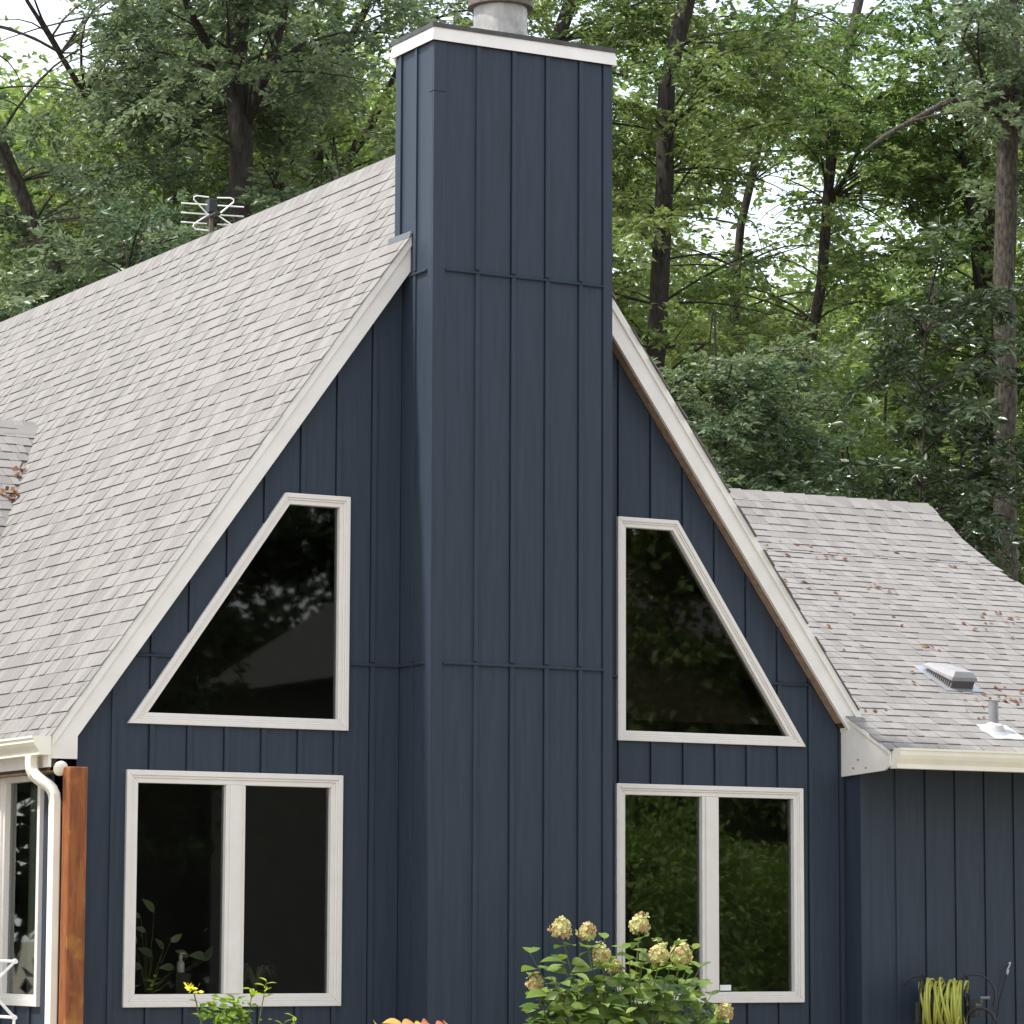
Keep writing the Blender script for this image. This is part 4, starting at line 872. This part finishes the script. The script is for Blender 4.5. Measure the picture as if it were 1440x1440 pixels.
make_tree('magnolia', 'dark glossy leaved magnolia sapling with a thin black stem above the wing roof', 'tree', tp([(1298, 720), (1303, 560), (1305, 420)], 15, 11), (.05, .006), BARK_D, 'mag', 60, (4.5, 10.5), 1.5, size=.17, tw=6, lv=12, ratio=.36, elev=(.0, .6), flat=.7, tlen=.35, group=TG)
make_tree('magnolia', 'dark glossy magnolia low behind the right end of the wing ridge', 'tree', tp([(1350, 760), (1352, 600), (1350, 520)], 16, 9.5), (.05, .006), BARK_D, 'mag', 46, (4, 9), 1.3, size=.17, tw=6, lv=12, ratio=.36, elev=(.0, .6), flat=.7, tlen=.35, group=TG)
make_tree('tree', 'low grey green tree filling the corner between right rake and wing ridge', 'tree', tp([(1000, 640), (1005, 500), (1010, 420)], 19, 10.5), (.09, .008), BARK_D, 'grey', 80, (5, 10), 2.3, group=TG)
make_tree('tree', 'short stemmed light green tree standing behind the wing ridge', 'tree', tp([(1116, 690), (1120, 600), (1128, 440)], 23, 11.5), (.10, .01), BARK_L, 'lime', 66, (5, 9.5), 2.3, group=TG)
make_tree('tree', 'yellow green young tree behind the wing ridge left of the magnolia', 'tree', tp([(1240, 680), (1250, 530), (1255, 420)], 27, 12), (.10, .01), BARK_L, 'lime', 66, (5, 10), 2.4, group=TG)
make_tree('tree', 'small rust tinged sapling above the middle of the wing ridge', 'tree', tp([(1190, 690), (1188, 620), (1185, 580)], 21, 7.9), (.03, .015), BARK_D, 'rust', 9, (7.2, 7.9), .5, size=.09, tw=5, lv=10, group=TG)
make_tree('tree', 'low dense tree behind the left roof ridge under the antenna', 'tree', tp([(180, 460), (170, 380), (165, 320)], 19, 11), (.09, .008), BARK_D, 'grey', 70, (7, 10.5), 2.4, group=TG)
make_tree('tree', 'low leafy tree left of the chimney behind the upper roof ridge', 'tree', tp([(470, 330), (475, 260), (470, 180)], 20, 12), (.09, .008), BARK_D, 'grey', 60, (8, 11.5), 2.2, group=TG)
make_tree('tree', 'low tree at the left picture edge behind the far roof ridge', 'tree', tp([(-40, 480), (-30, 380), (-30, 300)], 22, 10.5), (.09, .008), BARK_D, 'olive', 60, (6.5, 10), 2.4, group=TG)
make_tree('tree', 'tall tree just outside the right picture edge', 'tree', tp([(1540, 800), (1535, 400), (1530, 100)], 22, 18), (.2, .14), BARK_L, 'olive', 60, (5, 17), 2.8, group=TG)
# far side of the wood: one mass of foliage with crowns of uneven height
def far_mass():
    P = []; 
    for k in range(2350):
        Y = rng.uniform(44, 62); u = rng.uniform(-250, 1950); vtop = (60 if u > 760 else 90)+40*math.sin(u*.011)+40*math.sin(u*.031+2)
        v = vtop+rng.uniform(0, 1)**.7*((820 if u < 1440 else 1350)-vtop if u > 760 else 420); c = atY(u, v, Y)
        if keep(c, 2.5): P.append(c)
    P = np.array(P); n = 115; q = np.repeat(P, n, 0); off = np.clip(rng.normal(0, 1, (len(q), 3)), -1.7, 1.7)*np.array([.9, .9, .45]); q = q+off
    m = len(q); D = rng.normal(0, 1, (m, 3)); D[:, 2] *= .4; Nn = np.array([0, -.2, 1])+rng.normal(0, .5, (m, 3)); s = rng.uniform(.2, .34, m)
    tn = np.repeat(rng.uniform(0, .7, len(P)), n)+rng.normal(.15, .15, m)
    me = leafmesh('far_woods', q, D, Nn, s, s*.6, tn, LM['far']); o = bpy.data.objects.new('far_woods', me); COL.objects.link(o)
    tag(o, 'far leafy mass of the wood seen between the nearer trees', 'woods', kind='stuff')
far_mass()
# trees and shrubs across the yard, seen mirrored in the panes, plus one tree added for shade
def shrub(name, label, c, r, h, n, kind, size, cat='shrub', trunk=True, group='greenery across the yard'):
    root = empty(name, (c[0], c[1], GZ)); tag(root, label, cat, group); d = rng.normal(0, 1, (n, 3)); d /= np.linalg.norm(d, axis=1, keepdims=True); q = d*rng.uniform(.55, 1.05, (n, 1))*np.array([r, r, h*.5])
    q += .12*r*np.sin(q*3.1+1); q[:, 2] += h*.55; D = d+rng.normal(0, .6, (n, 3)); Nn = d+np.array([0, 0, .8])+rng.normal(0, .4, (n, 3)); s = size*rng.uniform(.6, 1.3, n)
    me = leafmesh('crown', q, D, Nn, s, s*.5, rng.uniform(0, 1, n), LM[kind]); o = bpy.data.objects.new('crown', me); COL.objects.link(o); o.parent = root; o['kind'] = 'stuff'
    mb = MB(); mb.tube([(0, 0, 0), (.03, .02, h*.3), (0, .03, h*.7)], [.05+.018*h, .04+.012*h, .03], 8); mb.build('trunk', BARK_D, root)
for c, r, h, k, lab, n_, sz in (((3.2, -20), 3.4, 11, 'hedge', 'dense dark tree across the yard left of the neighbouring house', 40000, .2), ((2.0, -28), 4.0, 12, 'hedge', 'dense dark tree far across the yard behind the nearer lawn tree', 30000, .26),
        ((11.5, -37), 5.0, 15, 'hedge', 'tall dark tree behind the left end of the neighbouring house', 36000, .3), ((17.5, -38), 5.2, 15.5, 'hedge', 'tall dark tree behind the middle of the neighbouring house', 36000, .3), ((24, -36), 5.0, 15, 'hedge', 'tall dark tree behind the right end of the neighbouring house', 36000, .3),
        ((14.0, -17.5), 4.6, 12, 'olive', 'tall leafy tree across the yard mirrored in the upper right window', 90000, .2), ((-9.5, 11.5), 3.8, 9.8, 'hedge', 'dense tree left of the house mirrored in the side window', 36000, .26), ((-8.9, 3.3), 2.2, 9.6, 'olive', 'slim dense unseen tree left of the house placed to shade the side window', 24000, .24)):  # the last, slim tree stays unseen: added to keep sun off the side wall
    shrub('yard_tree', lab, c, r, h, n_, k, sz, 'tree')
# neighbouring house across the yard, mirrored faintly in the upper left window
NH = empty('neighbour_house', (16.5, -27.5, GZ)); tag(NH, 'low hip roofed grey house across the yard mirrored in the upper left window', 'house')
NR = mat('neighbour_roof', (.075, .072, .07), .9, .1, noise=.2, scale=8); NW = mat('neighbour_wall', (.06, .06, .055), .8, .2, noise=.15, scale=4)
mb = MB(); mb.box(-4.9, 4.9, -3.2, 3.2, 0, 5.6); mb.build('wall', NW, NH)
mb = MB(); mb.prism([(-5.3, -3.6, 5.605), (5.3, -3.6, 5.605), (5.3, 3.6, 5.605), (-5.3, 3.6, 5.605)], [(-3.6, -.05, 7.4), (3.6, -.05, 7.4), (3.6, .05, 7.4), (-3.6, .05, 7.4)]); mb.build('roof', NR, NH)
for x_ in (-3.2, .2, 3.2):
    mb = MB(); mb.box(x_-.6, x_+.6, 3.201, 3.24, 1.0, 2.6); wn = mb.build('window', VINYL, NH); mb = MB(); mb.box(x_-.52, x_+.52, 3.241, 3.25, 1.08, 2.52); mb.build('pane', GLASS, wn)
mb = MB(); mb.box(1.2, 2.1, 3.201, 3.24, 0, 2.1); mb.build('door', NR, NH)
for c, r, h, k, lab in (((8.4, -11.5), 1.9, 3.3, 'shrub', 'rounded shrub across the yard mirrored low in the right window'), ((11.2, -12.8), 1.7, 2.7, 'shrub', 'pale rounded shrub mirrored in the right pane of the lower right window')):
    shrub('yard_shrub', lab, c, r, h, 16000, k, .10)
def hedge():  # unseen hedge, added to stop bright sky speckles reflecting in the panes
    n = 60000; t = rng.uniform(0, 1, n); q = np.stack([-4+34*t, -42+2*t, np.zeros(n)], 1); q[:, 0] += rng.normal(0, .25, n); q[:, 1] += rng.uniform(-.7, .7, n); q[:, 2] = rng.uniform(0, 1, n)**.8*(6.0+.6*np.sin(t*40)+.4*np.sin(t*97))
    D = rng.normal(0, 1, (n, 3)); Nn = np.array([0, .8, .6])+rng.normal(0, .6, (n, 3)); s_ = rng.uniform(.22, .4, n); c0 = np.array([13, -41, GZ])
    root = empty('sky_block_hedge', tuple(c0)); tag(root, 'tall clipped hedge added out of view to block sky mirrored in the panes', 'hedge', 'greenery across the yard'); me = leafmesh('foliage', q-np.array([13, -41, 0]), D, Nn, s_, s_*.55, rng.uniform(0, 1, n), LM['hedge']); o = bpy.data.objects.new('foliage', me); COL.objects.link(o); o.parent = root
hedge()
